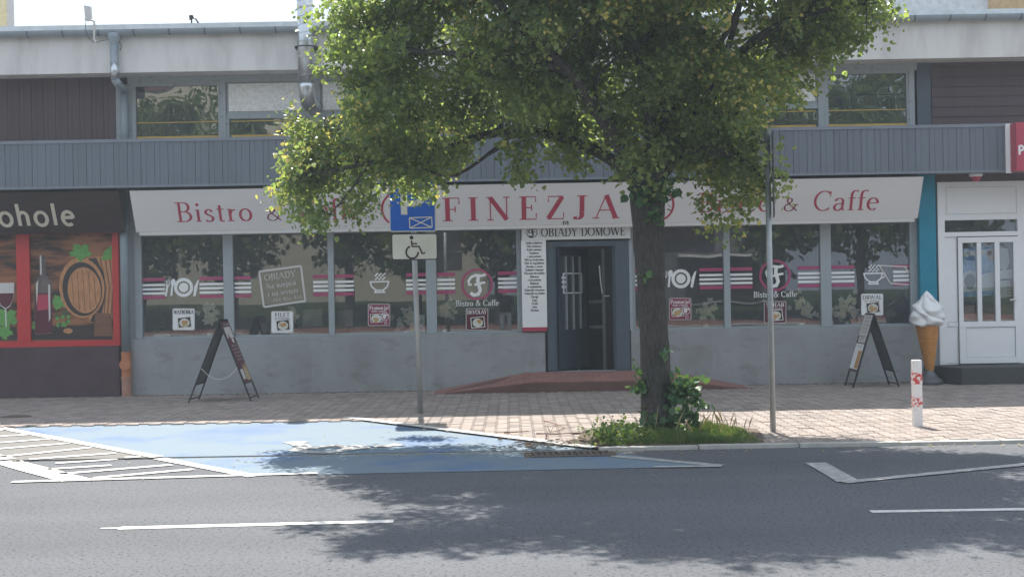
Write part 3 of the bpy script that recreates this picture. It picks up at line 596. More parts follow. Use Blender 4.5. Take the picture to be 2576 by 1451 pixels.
# gutter along the eaves, in lengths
gut = thing('roof_gutter', 'grey half-round metal gutter along the eaves', 'gutter', (0, YC - .1, zC1))
gr = .085; n = 10; seglen = .555
mb = MB(); vs_ = []; ring2 = [(gr*math.cos(math.pi + math.pi*k/n), gr*math.sin(math.pi + math.pi*k/n)) for k in range(n+1)]
prof = ring2 + [(gr - .008, 0)] + [((gr-.008)*math.cos(-math.pi*k/n), (gr-.008)*math.sin(-math.pi*k/n)) for k in range(1, n+1)]
mb.prism([(0, y, z) for y, z in prof], (seglen - .004, 0, 0))
gme = mb.mesh('gutter_length', M['gutter'])
mb = MB(); mb.prism([(0, y*1.06, z*1.06) for y, z in prof], (.022, 0, 0)); cme = mb.mesh('gutter_bracket', M['fascia'])
x = BX0
while x < BX1:
    put('gutter_length', gme, (x, YC - .10, zC1 + .035), gut); put('gutter_bracket', cme, (x - .011, YC - .10, zC1 + .034), gut); x += seglen
MB().box(BX0, BX1, YC - .06, YC + .0, zC1 + .06, zC1 + .135).build('drip_edge', M['galv'], gut)

# ---------------------------------------------------------------- bistro ground floor
zs = PZ(800, 852, YW)                                      # sill height
zs = (PZ(480, 853, YW) + PZ(2180, 819, YW)) / 2
zh = zF0 + .0
xA, xD0, xD1, xZ = PX(330, 930, YW), PX(1372, 880, YW), PX(1588, 880, YW), PX(2374, 900, YW)
MB().box(xA, xD0, YW, YW + .3, 0, zs).build('base_wall', M['render'], B, bevel=.012)
MB().box(xD1, xZ, YW, YW + .3, 0, zs).build('base_wall', M['render'], B, bevel=.012)
zhead = PZ(1288, 560, YG)
MB().box(xA, PX(2310, 600, YG), YG - .02, YG + .2, zhead, zF0 + .02).build('window_lintel', M['framegrey'], B)
wins = [(358,563),(588,826),(841,1072),(1098,1300),(1597,1820),(1836,2063),(2090,2288)]
WX = [(PX(a, 700, YG), PX(b, 700, YG)) for a, b in wins]
def zrow(x, y): return PZ(x, y, YG)
frames = [(340,358),(563,588),(826,841),(1072,1098),(1300,1312),(1585,1597),(1820,1836),(2063,2090),(2288,2310)]
mb_by = []
windows = []
for i, (xa, xb) in enumerate(WX):
    w = MB().box(xa - .012, xb + .012, YG - .012, YG + .07, zs + .002, zs + .035).build('window', M['framegrey'], B)
    windows.append(w)
    MB().poly([(xa, YG + .01, zs + .03), (xb, YG + .01, zs + .03), (xb, YG + .01, zhead), (xa, YG + .01, zhead)]).build('pane', M['glass'], w)
for a, b in frames:
    xa, xb = PX(a, 700, YG) , PX(b, 700, YG)
    MB().box(xa, xb, YG - .05, YG + .12, zs + .001, zhead - .002).build('mullion', M['framegrey'], B, bevel=.006)
# teal pillar at the right end
MB().box(PX(2310, 600, YW) + .002, PX(2352, 600, YW), YW - .06, YW + .2, zs - .02, zF0 + .02).build('teal_pillar', M['teal'], B)
# left shop: brown base, red frame
xL1 = PX(301, 930, YW)
MB().box(BX0, xL1, YW - .02, YW + .3, 0, PZ(150, 872, YW)).build('base_wall', M['brownrender'], B, label='brown rendered base wall of the left shop')
zl0, zl1 = PZ(180, 856, YW), PZ(180, 588, YW)
wl = MB().box(BX0, PX(300, 720, YW), YW, YW + .1, PZ(150, 872, YW) + .002, zl0).build('window', M['brightred'], B, label='red window frame of the left shop')
MB().box(PX(43, 720, YW), PX(76, 720, YW), YW - .02, YW + .1, zl0 + .001, zl1).build('mullion', M['brightred'], wl)
MB().box(PX(284, 720, YW), PX(300, 720, YW), YW - .02, YW + .1, zl0 + .001, zl1).build('mullion', M['brightred'], wl)
MB().box(BX0, PX(300, 720, YW), YW - .01, YW + .1, zl1 + .002, zl1 + .05).build('head', M['brightred'], wl)
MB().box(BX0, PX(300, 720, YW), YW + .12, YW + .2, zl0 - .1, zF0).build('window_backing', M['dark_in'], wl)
MB().box(PX(300,720,YW) + .002, xA + .05, YW + .15, YW + .3, 0, zF0 + .02).build('wall_strip', M['framegrey'], B)
# right shop: pvc front
YR = 21.78
xr, xR = PX(2360, 680, YR), BX1
def rx(a, y=700): return PX(a, y, YR)
def rz(x, y): return PZ(x, y, YR)
d = MB(); z_top = rz(2460, 457); z_bot = rz(2480, 915)
pv = MB().box(xr, xr + .11, YR - .03, YR + .12, z_bot, z_top).build('shop_front', M['pvc'], B, label='white plastic shop front of the right-hand shop')
MB().box(xr + .112, xR, YR - .02, YR + .1, rz(2460, 466), z_top).build('top_frame', M['pvc'], pv)
MB().box(xr + .112, xR, YR + .01, YR + .08, rz(2460, 541), rz(2460, 466) - .001).build('upper_panel', M['pvc'], pv)
MB().box(xr + .112, xR, YR - .02, YR + .1, rz(2465, 553), rz(2460, 541) - .001).build('frame', M['pvc'], pv)
xd0, xd1 = rx(2411, 750), rx(2568, 750)
MB().poly([(rx(2376), YR + .03, rz(2468, 583)), (rx(2561), YR + .03, rz(2468, 583)), (rx(2561), YR + .03, rz(2468, 553)), (rx(2376), YR + .03, rz(2468, 553))]).build('transom_pane', M['glass'], pv)
MB().box(rx(2561), rx(2600), YR - .02, YR + .1, z_bot, rz(2465, 553) - .001).build('frame', M['pvc'], pv)
MB().box(xr + .112, rx(2376), YR - .02, YR + .1, z_bot, rz(2465, 553) - .001).build('frame', M['pvc'], pv)
MB().box(rx(2376) + .001, rx(2561) - .001, YR - .02, YR + .1, rz(2470, 594), rz(2468, 583)).build('frame', M['pvc'], pv)
MB().box(rx(2376) + .001, xd0 - .012, YR + .0, YR + .08, z_bot, rz(2470, 594) - .001).build('side_panel', M['pvc'], pv)
MB().box(rx(2383), rx(2395), YR - .018, YR + .0, rz(2390, 820), rz(2390, 812)).build('side_rail', M['pvc'], pv)
MB().box(rx(2600), xR, YR, YR + .1, z_bot, rz(2465, 553)).build('side_wall', M['pvc'], pv)
dr = MB(); zt = rz(2490, 596); zb = z_bot + .01; pz0, pz1 = rz(2490, 808), rz(2490, 610)
panes = [(2421,2457),(2468,2502),(2514,2549)]
xs = [xd0] + [v for a, b in panes for v in (rx(a), rx(b))] + [xd1]
for k in range(0, len(xs), 2): dr.box(xs[k], xs[k+1], YR - .035, YR + .035, pz0, pz1)
dr.box(xd0, xd1, YR - .035, YR + .035, pz1, zt); dr.box(xd0, xd1, YR - .035, YR + .035, rz(2490, 822), pz0)
lz0, lz1 = rz(2490, 898), rz(2490, 822)
dr.box(xd0, rx(2427), YR - .035, YR + .035, zb, lz1); dr.box(rx(2551), xd1, YR - .035, YR + .035, zb, lz1); dr.box(rx(2427), rx(2551), YR - .035, YR + .035, zb, lz0)
door = dr.build('door', M['pvc'], pv, bevel=.004)
for k, (a, b) in enumerate(panes):
    MB().poly([(rx(a), YR + .0, pz0), (rx(b), YR + .0, pz0), (rx(b), YR + .0, pz1), (rx(a), YR + .0, pz1)]).build('pane', M['glass'], door)
MB().box(rx(2427) + .001, rx(2551) - .001, YR - .015, YR + .015, lz0 + .001, lz1 - .001).build('lower_panel', M['pvc'], door)
mb = MB(); hp = P(2558, 752, YR - .06); mb.box(hp.x - .015, hp.x + .015, YR - .045, YR - .035, hp.z - .1, hp.z + .06); mb.tube([hp + Vector((0,.03,0)), hp, hp + Vector((-.11, 0, -.015))], .011, 8); mb.build('handle', M['white'], door)
def gasket_shade(x0, x1, z0, z1, y, par):  # grey seal lines that also stand in for the shadow of the panel recesses
    mb = MB(); g = .006
    mb.box(x0, x1, y - .003, y, z0, z0 + g); mb.box(x0, x1, y - .003, y, z1 - g, z1); mb.box(x0, x0 + g, y - .003, y, z0 + g, z1 - g); mb.box(x1 - g, x1, y - .003, y, z0 + g, z1 - g); mb.build('gasket_shade', M['framegrey'], par)
gasket_shade(xr + .15, rx(2561), rz(2460, 538), rz(2460, 470), YR + .01, pv)
gasket_shade(rx(2427) + .002, rx(2551) - .002, lz0 + .002, lz1 - .002, YR - .015, door)
gasket_shade(rx(2376) + .002, xd0 - .02, rz(2390, 811), rz(2470, 596), YR, pv); gasket_shade(rx(2376) + .002, xd0 - .02, z_bot + .02, rz(2390, 821), YR, pv)
mb = MB(); mb.box(xd0 - .011, xd0 - .001, YR + .0, YR + .01, z_bot, zt); mb.box(xd0 - .011, xd1, YR - .0, YR + .01, zt + .001, zt + .01); mb.build('door_gap_shade', M['hoop'], pv)  # dark strip standing in for the shade in the door joint
MB().box(rx(2352), xR, YW - .03, YW + .2, z_top + .001, zF0 + .02).build('brown_panel', M['brownboard'], B)
MB().box(BX0, xR, YW + .7, YW + .72, 0, .01).build('threshold', M['dark_in'], B)
# dark step in front of the right-hand door
st0 = PX(2372, 940, 21.0)
sm = MB(); zst = z_bot - .005
sm.prism([(st0 - .08, 21.72, 0), (st0 + .28, 20.95, 0), (BX1, 20.95, 0), (BX1, 21.72, 0)], (0, 0, zst)); o = sm.build('door_step', M['tyre'], bevel=.01)
tag(o, 'dark grey step before the white plastic door', 'step')
# ---------------------------------------------------------------- entrance
xe0, xe1 = PX(1376, 760, YW), PX(1584, 760, YW)
zd1 = PZ(1480, 606, YW); zpl = .31; zfr = .19
xo0, xo1 = PX(1396, 760, YW), PX(1549, 760, YW)
zo1 = PZ(1470, 620, YW)
ent = MB()
ent.box(xe0, xo0, YW + .02, YW + .16, zpl, zd1); ent.box(xo1, xe1, YW + .02, YW + .16, zpl, zd1); ent.box(xo0, xo1, YW + .02, YW + .16, zo1, zd1)
ent.box(xo0, xo0 + .03, YW + .05, YW + .2, zpl, zo1); ent.box(xo1 - .03, xo1, YW + .05, YW + .2, zpl, zo1)
ent = ent.build('door_frame', M['framedark'], B, bevel=.005)
MB().box(xe0 - .001, xe1 + .001, YW + .01, YW + .3, .0, zpl - .012).build('door_sill', M['framegrey'], ent)
MB().box(xe1 + .002, PX(1592, 760, YW), YW + .01, YW + .14, zs + .002, PZ(1580, 604, YW)).build('door_jamb', M['framegrey'], B)
# open glazed leaf, swung inwards on its left edge
ang = R(52); hx, hy = xo0 + .04, YW + .12
lw = .86; th_ = .05
def leaf_box(mb, s0, s1, z0, z1, t0=-th_/2, t1=th_/2):
    c, s = math.cos(ang), math.sin(ang); q = []
    for u, t in ((s0,t0),(s1,t0),(s1,t1),(s0,t1)): q.append((hx + u*c - t*s, hy + u*s + t*c, z0))
    mb.prism(q, (0, 0, z1 - z0))
mb = MB(); zm_ = PZ(1440, 830, YW)
leaf_box(mb, 0, .1, zpl + .01, zo1 - .02); leaf_box(mb, lw - .1, lw, zpl + .01, zo1 - .02); leaf_box(mb, .1, lw - .1, zpl + .01, zm_); leaf_box(mb, .1, lw - .1, zo1 - .14, zo1 - .02)
leafd = mb.build('door_leaf', mat('leaf_dark', (.04,.055,.075), .4), ent)
for k in range(3):
    mb = MB(); u = .25 + .2*k; leaf_box(mb, u - .012, u + .012, zm_ + .001, zo1 - .141, -.02, .02); mb.build('glazing_bar', M['framegrey'], leafd)
mb = MB(); leaf_box(mb, .1, lw - .1, zm_ + .002, zo1 - .142, -.003, .003); mb.build('pane', M['glass'], leafd)
mb = MB(); lm = lerp(zm_, zo1, .55)
for s0, s1, za, zb_ in [(.16,.7,-.15,-.13),(.16,.7,.17,.19),(.16,.19,-.13,.17),(.67,.7,-.13,.17),(.06,.25,-.06,-.02),(.06,.25,.02,.06),(.06,.25,.09,.13)]: leaf_box(mb, s0, s1, lm + za, lm + zb_, -.012, -.006)
mb.build('decal', M['white'], leafd)
# inner glazed screen behind the entrance
mb = MB(); yi = 22.95
for xx in (-.02, .42, .6): mb.box(xo0 + .42 + xx, xo0 + .47 + xx, yi, yi + .06, .16, 2.3)
mb.box(xo0 + .452, xo0 + .838, yi, yi + .06, .17, .24); mb.box(xo0 + .452, xo0 + .838, yi, yi + .06, .95, 1.0); mb.box(xo0 + .452, xo0 + .838, yi, yi + .06, 1.38, 1.43)
mb.build('inner_screen', M['frameold'], B)
MB().box(xo0 - .3, xo1 + .4, 23.4, 23.45, .16, zF0).build('inner_partition', M['wall_in'], B)
mb = MB(); hq = Vector((xo1 - .16, YW + .35, PZ(1510, 745, YW))); mb.tube([hq, hq + Vector((.09, 0, 0))], .012, 8); mb.tube([hq + Vector((-.07, 0, .5)), hq + Vector((-.05, 0, .2)), hq + Vector((-.03, 0, .05))], .014, 6); mb.build('handle', M['galv'], ent)
# low ramp of red brick paving
rY0, rY1 = 21.05, YW - .004
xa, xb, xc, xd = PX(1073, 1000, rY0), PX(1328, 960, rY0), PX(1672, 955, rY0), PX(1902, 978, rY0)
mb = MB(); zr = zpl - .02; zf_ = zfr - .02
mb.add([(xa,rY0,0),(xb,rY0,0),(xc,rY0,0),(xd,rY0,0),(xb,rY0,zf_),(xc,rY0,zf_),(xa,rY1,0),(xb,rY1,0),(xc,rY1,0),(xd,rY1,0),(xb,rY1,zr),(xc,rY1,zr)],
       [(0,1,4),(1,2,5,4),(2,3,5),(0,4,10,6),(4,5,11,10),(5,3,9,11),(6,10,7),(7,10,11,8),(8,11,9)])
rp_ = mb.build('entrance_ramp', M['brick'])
tag(rp_, 'low red brick ramp leading up to the bistro door', 'ramp')
def ramp_z(x, y):
    f = (x - xa) / (xb - xa) if x < xb else (xd - x) / (xd - xc) if x > xc else 1
    return f * (zf_ + (zr - zf_) * (y - rY0) / (rY1 - rY0))
me = MB().box(-.0975, .0975, -.0475, .0475, -.012, .016).mesh('brick', M['bricktop']); row = 0; y = rY0 + .05
while y < rY1 - .02:
    x = xa + .12 + (.1 if row % 2 else 0)
    while x < xd - .1:
        ob = put('brick', me, (x, y, ramp_z(x, y)), rp_)
        ob.rotation_euler = (math.atan2(ramp_z(x, y + .04) - ramp_z(x, y - .04), .08), -math.atan2(ramp_z(x + .05, y) - ramp_z(x - .05, y), .1), 0)
        x += .2
    y += .1; row += 1
# ---------------------------------------------------------------- sloping banner sign of the bistro
yT, yB = 21.235, 21.58
zT = (PZ(325, 480, yT) + PZ(2322, 445, yT)) / 2; zBt = (PZ(343, 584, yB) + PZ(2310, 549, yB)) / 2
sX0 = (PX(325, 480, yT) + PX(343, 584, yB)) / 2; sX1 = (PX(2322, 445, yT) + PX(2310, 549, yB)) / 2
zT = min(zT, zF0 - .004)
sg = thing('banner_sign', 'long white banner sign with red serif lettering above the bistro windows', 'sign', (0, yT, zT))
MB().prism([(sX0, yT, zT), (sX0, yB, zBt), (sX0, yB + .03, zBt), (sX0, yB + .3, zT)], (sX1 - sX0, 0, 0)).build('board', M['banner'], sg)
MB().box(sX0 + .05, sX1 - .05, yB + .0, yB + .32, zBt - .055, zBt - .002).build('bottom_rail', M['offwhite'], sg)
ey = Vector((0, yT - yB, zT - zBt)); slope_len = ey.length; ey.normalize(); nS = Vector((0, -1, 0)); nS = Vector((0, -ey.z, ey.y)); nS = nS if nS.y < 0 else -nS
def S(x, y):                                             # photo point onto the sloping face
    d_ = P(x, y, 1.0) - Vector((0, 0, CAMH)); o_ = Vector((0, 0, CAMH)); p0 = Vector((0, yB, zBt))
    t = (p0 - o_).dot(nS) / d_.dot(nS); return o_ + d_ * t
def text_S(s, x0, x1, yb, yt, m, **kw):
    a, b = S(x0, yb), S(x1, yb); mid = S((x0+x1)/2, yb); h = (S((x0+x1)/2, yt) - mid).length
    mb = MB(); text(mb, s, Vector((a.x, mid.y, mid.z)) + nS * .002, (1,0,0), ey, nS, h, b.x - a.x, **kw); return mb.build('lettering', M[m], sg)
text_S('Bistro', 444, 636, 557, 508, 'red', stem=.125, hair=.045, sp=.1)
text_S('&', 671, 710, 555, 522, 'maroon', stem=.12, hair=.05)
text_S('Caffe', 754, 908, 553, 500, 'red', stem=.12, hair=.045, sp=.08)
text_S('FINEZJA', 1114, 1553, 552.5, 494, 'red', stem=.185, hair=.045, sp=.3)
text_S('Bistro', 1755, 1938, 533, 484, 'red', stem=.125, hair=.045, sp=.1)
text_S('&', 1969, 2006, 531, 498, 'maroon', stem=.12, hair=.05)
text_S('Caffe', 2044, 2208, 529, 480, 'red', stem=.12, hair=.045, sp=.08)
for cx, cy in ((1003, 525), (1652, 513)):
    mb = MB(); stroke(mb, [S(cx + 42*math.cos(R(a)), cy + 42*math.sin(R(a))) for a in range(0, 361, 10)], .035, nS, .002); mb.build('emblem_ring', M['red'], sg)
    mb = MB()
    for i, (pts, w) in enumerate([([(26,-30),(14,-26),(-4,-28),(-18,-22),(-26,-10),(-24,2),(-16,0)], 7), ([(4,-26),(2,-10),(6,4),(10,18),(4,30),(-10,33),(-20,26)], 9), ([(-8,2),(4,-2),(26,-6)], 6)]):
        stroke(mb, [S(cx + a*.85, cy + b*.85) for a, b in pts], w/150, nS, .002 + i*.0005)
    mb.build('emblem_letter', M['ink'], sg)
# small dark badge under the lettering
q = [S(1416,556), S(1430,556), S(1430,567), S(1416,567)]; mb = MB(); mb.poly([p + nS*.003 for p in q]); mb.build('badge', M['ink'], sg)
mb = MB(); stroke(mb, [S(1423 + 3.6*math.cos(R(a)), 561.5 + 3.6*math.sin(R(a))) + nS*.004 for a in range(0, 361, 30)], .012, nS); mb.build('badge_emblem', M['white'], sg)
# left shop sign
s2 = thing('shop_sign', 'dark wood-print sign of the left shop with pale rounded letters', 'sign', (-7, yT, zT))
lx1 = PX(299, 530, yT)
MB().prism([(BX0, yT, zT), (BX0, yB - .02, zBt + .0), (BX0, yB + .02, zBt + .0), (BX0, yB + .1, zT)], (lx1 - BX0, 0, 0)).build('board', M['signwood'], s2)
a, b = S(2, 566), S(192, 566); w5 = b.x - a.x; sc = w5 / twidth('ohole', .12); mb = MB()
hh_ = (S(90, 516) - S(90, 570)).length
text(mb, 'Alkohole', Vector((a.x - sc * (twidth('Alk', .12) + .12), a.y, (a.z + b.z)/2)) + nS*.022, (1,0,0), ey, nS, hh_, sc * twidth('Alkohole', .12), stem=.15, mono=True, sp=.12)
mb.build('lettering', M['letter'], s2)

# header sign and menu board by the door
yH = YW - .03
hz0, hz1 = PZ(1450, 602, yH), PZ(1450, 565, yH)
hs = thing('door_sign', 'white sign with black serif letters over the bistro door', 'sign', (PX(1450, 600, yH), yH, hz0))
MB().box(PX(1312, 590, yH), PX(1586, 590, yH), yH, yH + .02, hz0, hz1).build('board', M['white'], hs)
mb = MB(); text_px(mb, 'OBIADY DOMOWE', 1361, 1573, 593.5, 572.5, yH - .003, stem=.14, hair=.05); mb.build('lettering', M['ink'], hs)
mb = MB(); ring_px(mb, 1338, 585, 13, 1.6, yH - .003); logo_f(mb, 1338, 585, 13, yH - .004); mb.build('emblem', M['ink'], hs)
ms = thing('menu_board', 'tall white menu board hanging left of the bistro door', 'menu board', (PX(1344, 820, yH), yH, PZ(1344, 832, yH)))
mx0, mx1 = PX(1312.5, 715, yH), PX(1375, 715, yH)
MB().box(mx0, mx1, yH, yH + .015, PZ(1344, 823, yH), hz0 - .003).build('board', M['white'], ms)
MB().box(mx0, mx1, yH - .001, yH + .016, PZ(1344, 833, yH), PZ(1344, 823.5, yH)).build('bottom_band', M['red'], ms)
lines = ['Kotlet schabowy','Filet drobiowy','Kotlet mielony','Schabowy','z pieczarkami','Filet po krakowsku','Filet ze szpinakiem','Devolay z serem','Golonka i kapusta','Pieczone skrzydelka','Makaron','z kurczakiem','Makaron','ze szpinakiem','Nalesniki wytrawne','Nalesniki na slodko','Pierogi','Zupy','Frytki','Sosy','Herbata']
GL['v'] = GL.get('v', (.56, [('t',[(.06,X),(.27,.02)]),('h',[(.27,.02),(.48,X)])], [(.06,X,.1),(.48,X,.09)]))
mb = MB()
for k, s in enumerate(lines):
    w = min(56, twidth(s) * 4.6); yb = 613.5 + k * 8.45; text_px(mb, s, 1343.5 - w/2 + k*.1, 1343.5 + w/2 + k*.1, yb, yb - 5.2, yH - .002, stem=.2, hair=.12)
mb.build('lettering', M['ink'], ms)

# ---------------------------------------------------------------- decals on the bistro windows
YD = YG - .002
zb5 = [PZ(385, y, YD) for y in (703, 717, 727.5, 738, 748)]
bars = [(0,358,415),(0,502,563),(1,590,632),(1,788,826),(2,842,890),(2,1022,1072),(3,1099,1145),(3,1253,1300),(4,1598,1607),(4,1760,1819),(5,1837,1893),(5,2008,2063),(6,2091,2150),(6,2247,2288)]
for wi, a, b in bars:
    xa_, xb_ = PX(a, 725, YD), PX(b, 725, YD)
    for j, z in enumerate(zb5):
        hgt = .027 if j in (0, 4) else .019
        MB().box(xa_, xb_, YD - .001, YD, z - hgt, z + hgt).build('decal_stripe', M['pink' if j in (0,4) else 'white'], windows[wi])
for wi, cx, cy in ((0,458,723),(4,1709,701)):
    mb = MB(); Yd = YD - .002
    ring_px(mb, cx+4, cy, 20, 8, Yd); ell_px(mb, cx+4, cy, 12, 12, Yd)
    stroke_px(mb, [(cx-24,cy-10),(cx-27,cy+21)], 5, Yd); ell_px(mb, cx-22.5, cy-13, 6, 9, Yd - .0005, rot=10)
    stroke_px(mb, [(cx-37,cy-2),(cx-41,cy+22)], 5, Yd); stroke_px(mb, [(cx-40,cy-4),(cx-33,cy-4)], 5, Yd - .0005)
    for dx in (-4, 0, 4): stroke_px(mb, [(cx-36+dx,cy-4),(cx-35+dx,cy-19)], 1.8, Yd - .001)
    mb.poly([P(cx+28, cy+22, Yd), P(cx+34, cy+22, Yd), P(cx+43, cy-20, Yd), P(cx+38, cy-17, Yd), P(cx+31, cy-2, Yd)])
    mb.build('cutlery_decal', M['white'], windows[wi])
for wi, cx, cy in ((2,955,708),(6,2197,687)):
    mb = MB(); Yd = YD - .002; k = 1.0
    stroke_px(mb, [(cx-25,cy+1),(cx+24,cy)], 3.5, Yd); stroke_px(mb, [(cx-24,cy+1),(cx-20,cy+13),(cx-9,cy+22),(cx+8,cy+22),(cx+19,cy+13),(cx+23,cy)], 3.5, Yd - .0005)
    stroke_px(mb, [(cx-14,cy+27),(cx+14,cy+27)], 3.5, Yd - .001); stroke_px(mb, [(cx-8,cy+22),(cx-13,cy+27)], 3, Yd - .0012); stroke_px(mb, [(cx+8,cy+22),(cx+13,cy+27)], 3, Yd - .0014)
    if wi == 6: stroke_px(mb, [(cx+22,cy+3),(cx+30,cy+1),(cx+27,cy+10),(cx+18,cy+14)], 3, Yd - .0016)
    for dx in (-9, 0, 9): stroke_px(mb, [(cx+dx-3,cy-4),(cx+dx+5,cy-10),(cx+dx-3,cy-14),(cx+dx+5,cy-21)], 3.2, Yd - .0018 - dx*.00003)
    mb.build('cup_decal', M['white'], windows[wi])
for wi, cx, cy in ((3,1200,715),(5,1949.5,693)):
    mb = MB(); ring_px(mb, cx, cy, 37, 6, YD - .002); mb.build('emblem_ring', M['pink'], windows[wi])
    mb = MB(); logo_f(mb, cx, cy, 33, YD - .003); mb.build('emblem_letter', M['white'], windows[wi])
    mb = MB(); text_px(mb, 'Bistro & Caffe', cx - 54, cx + 55, cy + 54, cy + 40, YD - .002, stem=.15, hair=.07); mb.build('lettering', M['white'], windows[wi])
# tilted framed notice on the second pane
c0, c1, c2, c3 = (652,683),(757,669),(768,757),(664,772)
mb = MB(); 
for k, (p, q) in enumerate(((c0,c1),(c1,c2),(c2,c3),(c3,c0))): stroke_px(mb, [p, q], 5, YD - .002 - .0004*k)
o0 = P(*c3, YD - .002); exv = (P(*c2, YD) - P(*c3, YD)); W_ = exv.length; exv.normalize(); eyv = (P(*c0, YD) - P(*c3, YD)); H_ = eyv.length; eyv.normalize()
for s, u0, u1, v, h in (('OBIADY', .1, .86, .72, .17), ('Na miejscu', .12, .84, .49, .14), ('i na wynos', .13, .86, .27, .14), ('794 955 855', .22, .94, .09, .1)):
    text(mb, s, o0 + exv*(W_*u0) + eyv*(H_*v) + Vector((0,-.001,0)), exv, eyv, (0,-1,0), H_*h, W_*(u1-u0), stem=.14, hair=.06)
mb.build('notice_decal', M['offwhite'], windows[1])
mb = MB(); 
for k, (p, q) in enumerate((((2212,668),(2283,671)),((2212,668),(2240,713)),((2240,713),(2288,716)),((2276,671),(2286,688)))): stroke_px(mb, [p, q], 3.5, YD - .004 - .0004*k)
mb.build('notice_decal', M['offwhite'], windows[6])

# dish cards on the glass
def card(cx, cy, dark, title, sub, label, food, price=False):
    Yc = YG - .016; hw, hh2 = 28, 27.5; r = 4
    t = thing('dish_card', label, 'poster', P(cx, cy + hh2, Yc), 'dish cards on the bistro windows')
    def rr(mb, hw, hh2, r, Y, flatY):
        pts = []
        for qx, qy, a0 in ((1,-1,-90),(1,1,0),(-1,1,90),(-1,-1,180)):
            for k in range(5):
                a = R(a0 + 22.5*k); pts.append(P(cx + qx*(hw-r) + r*math.cos(a), cy + qy*(hh2-r) + r*math.sin(a), Y))
        mb.prism(pts, (0, .003, 0))
    mb = MB(); rr(mb, hw, hh2, r, Yc + .003, 0); mb.build('border', M['offwhite'], t)
    mb = MB(); rr(mb, hw - 1.6, hh2 - 1.6, r - .8, Yc, 0); mb.build('panel', M['maroon' if price else 'burg' if dark else 'white'], t)
    tm = M['white'] if dark else M['ink']
    mb = MB(); w = min(49, twidth(title) * 10.5); text_px(mb, title, cx - w/2, cx + w/2, cy - 13.5, cy - 23, Yc - .002, stem=.17, hair=.08)
    if sub: text_px(mb, sub, cx - 19, cx + 19, cy - 7.5, cy - 11.5, Yc - .002, stem=.2, hair=.12)
    mb.build('lettering', tm, t)
    q = [(cx-17, cy-4), (cx+18, cy-8), (cx+21, cy+20), (cx-14, cy+23)] if not price else [(cx-23, cy-2), (cx+8, cy-4), (cx+10, cy+18), (cx-21, cy+20)]
    m_ = (sum(p[0] for p in q)/4, sum(p[1] for p in q)/4)
    g = lambda s: [P(m_[0] + (p[0]-m_[0])*s, m_[1] + (p[1]-m_[1])*s, 1) for p in q]
    mb = MB(); mb.poly([P(p[0], p[1], Yc - .002) for p in q]); mb.build('photo_border', M['plate'], t)
    mb = MB(); mb.poly([P(m_[0] + (p[0]-m_[0])*.88, m_[1] + (p[1]-m_[1])*.86, Yc - .003) for p in q]); mb.build('photo', M['hoop'], t)
    mb = MB(); ell_px(mb, m_[0], m_[1] + 1, 13, 11, Yc - .004); mb.build('plate', M['plate'], t)
    for k in range(5):
        mb = MB(); ell_px(mb, m_[0] + random.uniform(-6, 6), m_[1] + 1 + random.uniform(-5, 5), random.uniform(4, 6.5), random.uniform(3, 5), Yc - .005 - .0008*k, 10, rot=random.uniform(0, 180)); mb.build('food', M[food if k % 2 == 0 else ('food2' if food == 'food1' else 'food1')], t)
    if price:
        mb = MB(); ring_px(mb, cx + 15, cy + 4, 9.5, 1.2, Yc - .0095); mb.build('price_ring', M['white'], t)
        mb = MB(); ell_px(mb, cx + 15, cy + 4, 9.5, 9.5, Yc - .009); mb.build('price_disc', M['maroon'], t)
        mb = MB(); text_px(mb, '18', cx + 8.5, cx + 17, cy + 9, cy - 2, Yc - .0105, stem=.22, mono=True); text_px(mb, '00', cx + 17.5, cx + 23, cy + 3, cy - 2, Yc - .0105, stem=.2, mono=True); mb.build('price', M['white'], t)
        mb = MB(); ring_px(mb, cx + 17, cy + 20, 3.4, 1, Yc - .002); mb.build('emblem', M['white'], t)
card(462, 803, False, 'WĄTRÓBKA', None, 'white dish card with black title and stew plate, leftmost pane', 'food1')
card(710, 810, False, 'FILET', 'po krakowsku', 'white dish card with fried fillet below the tilted notice', 'food1')
card(953.5, 792, True, 'Promocja!', 'Kotlet z kapusta', 'burgundy price card with round 18 badge below the soup bowl decal', 'food2', True)
card(1200, 803, True, 'DEVOLAY', None, 'dark burgundy dish card under the emblem left of the door', 'food1')
card(1711, 777, True, 'Promocja!', 'Kotlet z kapusta', 'burgundy price card with round 18 badge right of the tree trunk', 'food2', True)
card(1950, 785, True, 'SCHAB', 'pieczony', 'dark burgundy dish card behind the right sign pole', 'food2')
card(2194, 766, False, 'DRWAL', 'po polsku', 'white dish card above the right A-board', 'food2')
# ---------------------------------------------------------------- printed window posters of the left shop
def poster(x0, x1, label):
    Yp = YW + .03
    t = thing('window_poster', label, 'poster', P((x0+x1)/2, 856, Yp))
    MB().box(PX(x0, 720, Yp), PX(x1, 720, Yp), Yp, Yp + .01, zl0 + .001, zl1 - .001).build('print', M['posterbg'], t)
    return t, Yp
def shape(t, name, m, pts, Y):
    mb = MB(); mb.poly([P(x, y, Y) for x, y in pts]); return mb.build(name, M[m], t)
def leafpts(cx, cy, s, rot=0, n=26):
    pts = []
    for i in range(n):
        a = 2*math.pi*i/n; r = s * (.78 + .16*math.sin(5*a + .8) + .09*(-1)**i)
        pts.append((cx + r*math.cos(a + rot), cy + r*math.sin(a + rot)*.8))
    return pts
t, Yp = poster(76, 284, 'printed window poster with wine bottle and oak barrel')
shape(t, 'floor_print', 'signwood', [(78,822),(282,815),(282,854),(78,854)], Yp - .002)
shape(t, 'vine_leaf', 'leafpr', leafpts(148, 760, 26, .4), Yp - .003)
shape(t, 'vine_leaf', 'leafpr', leafpts(95, 820, 20, 1.4), Yp - .003)
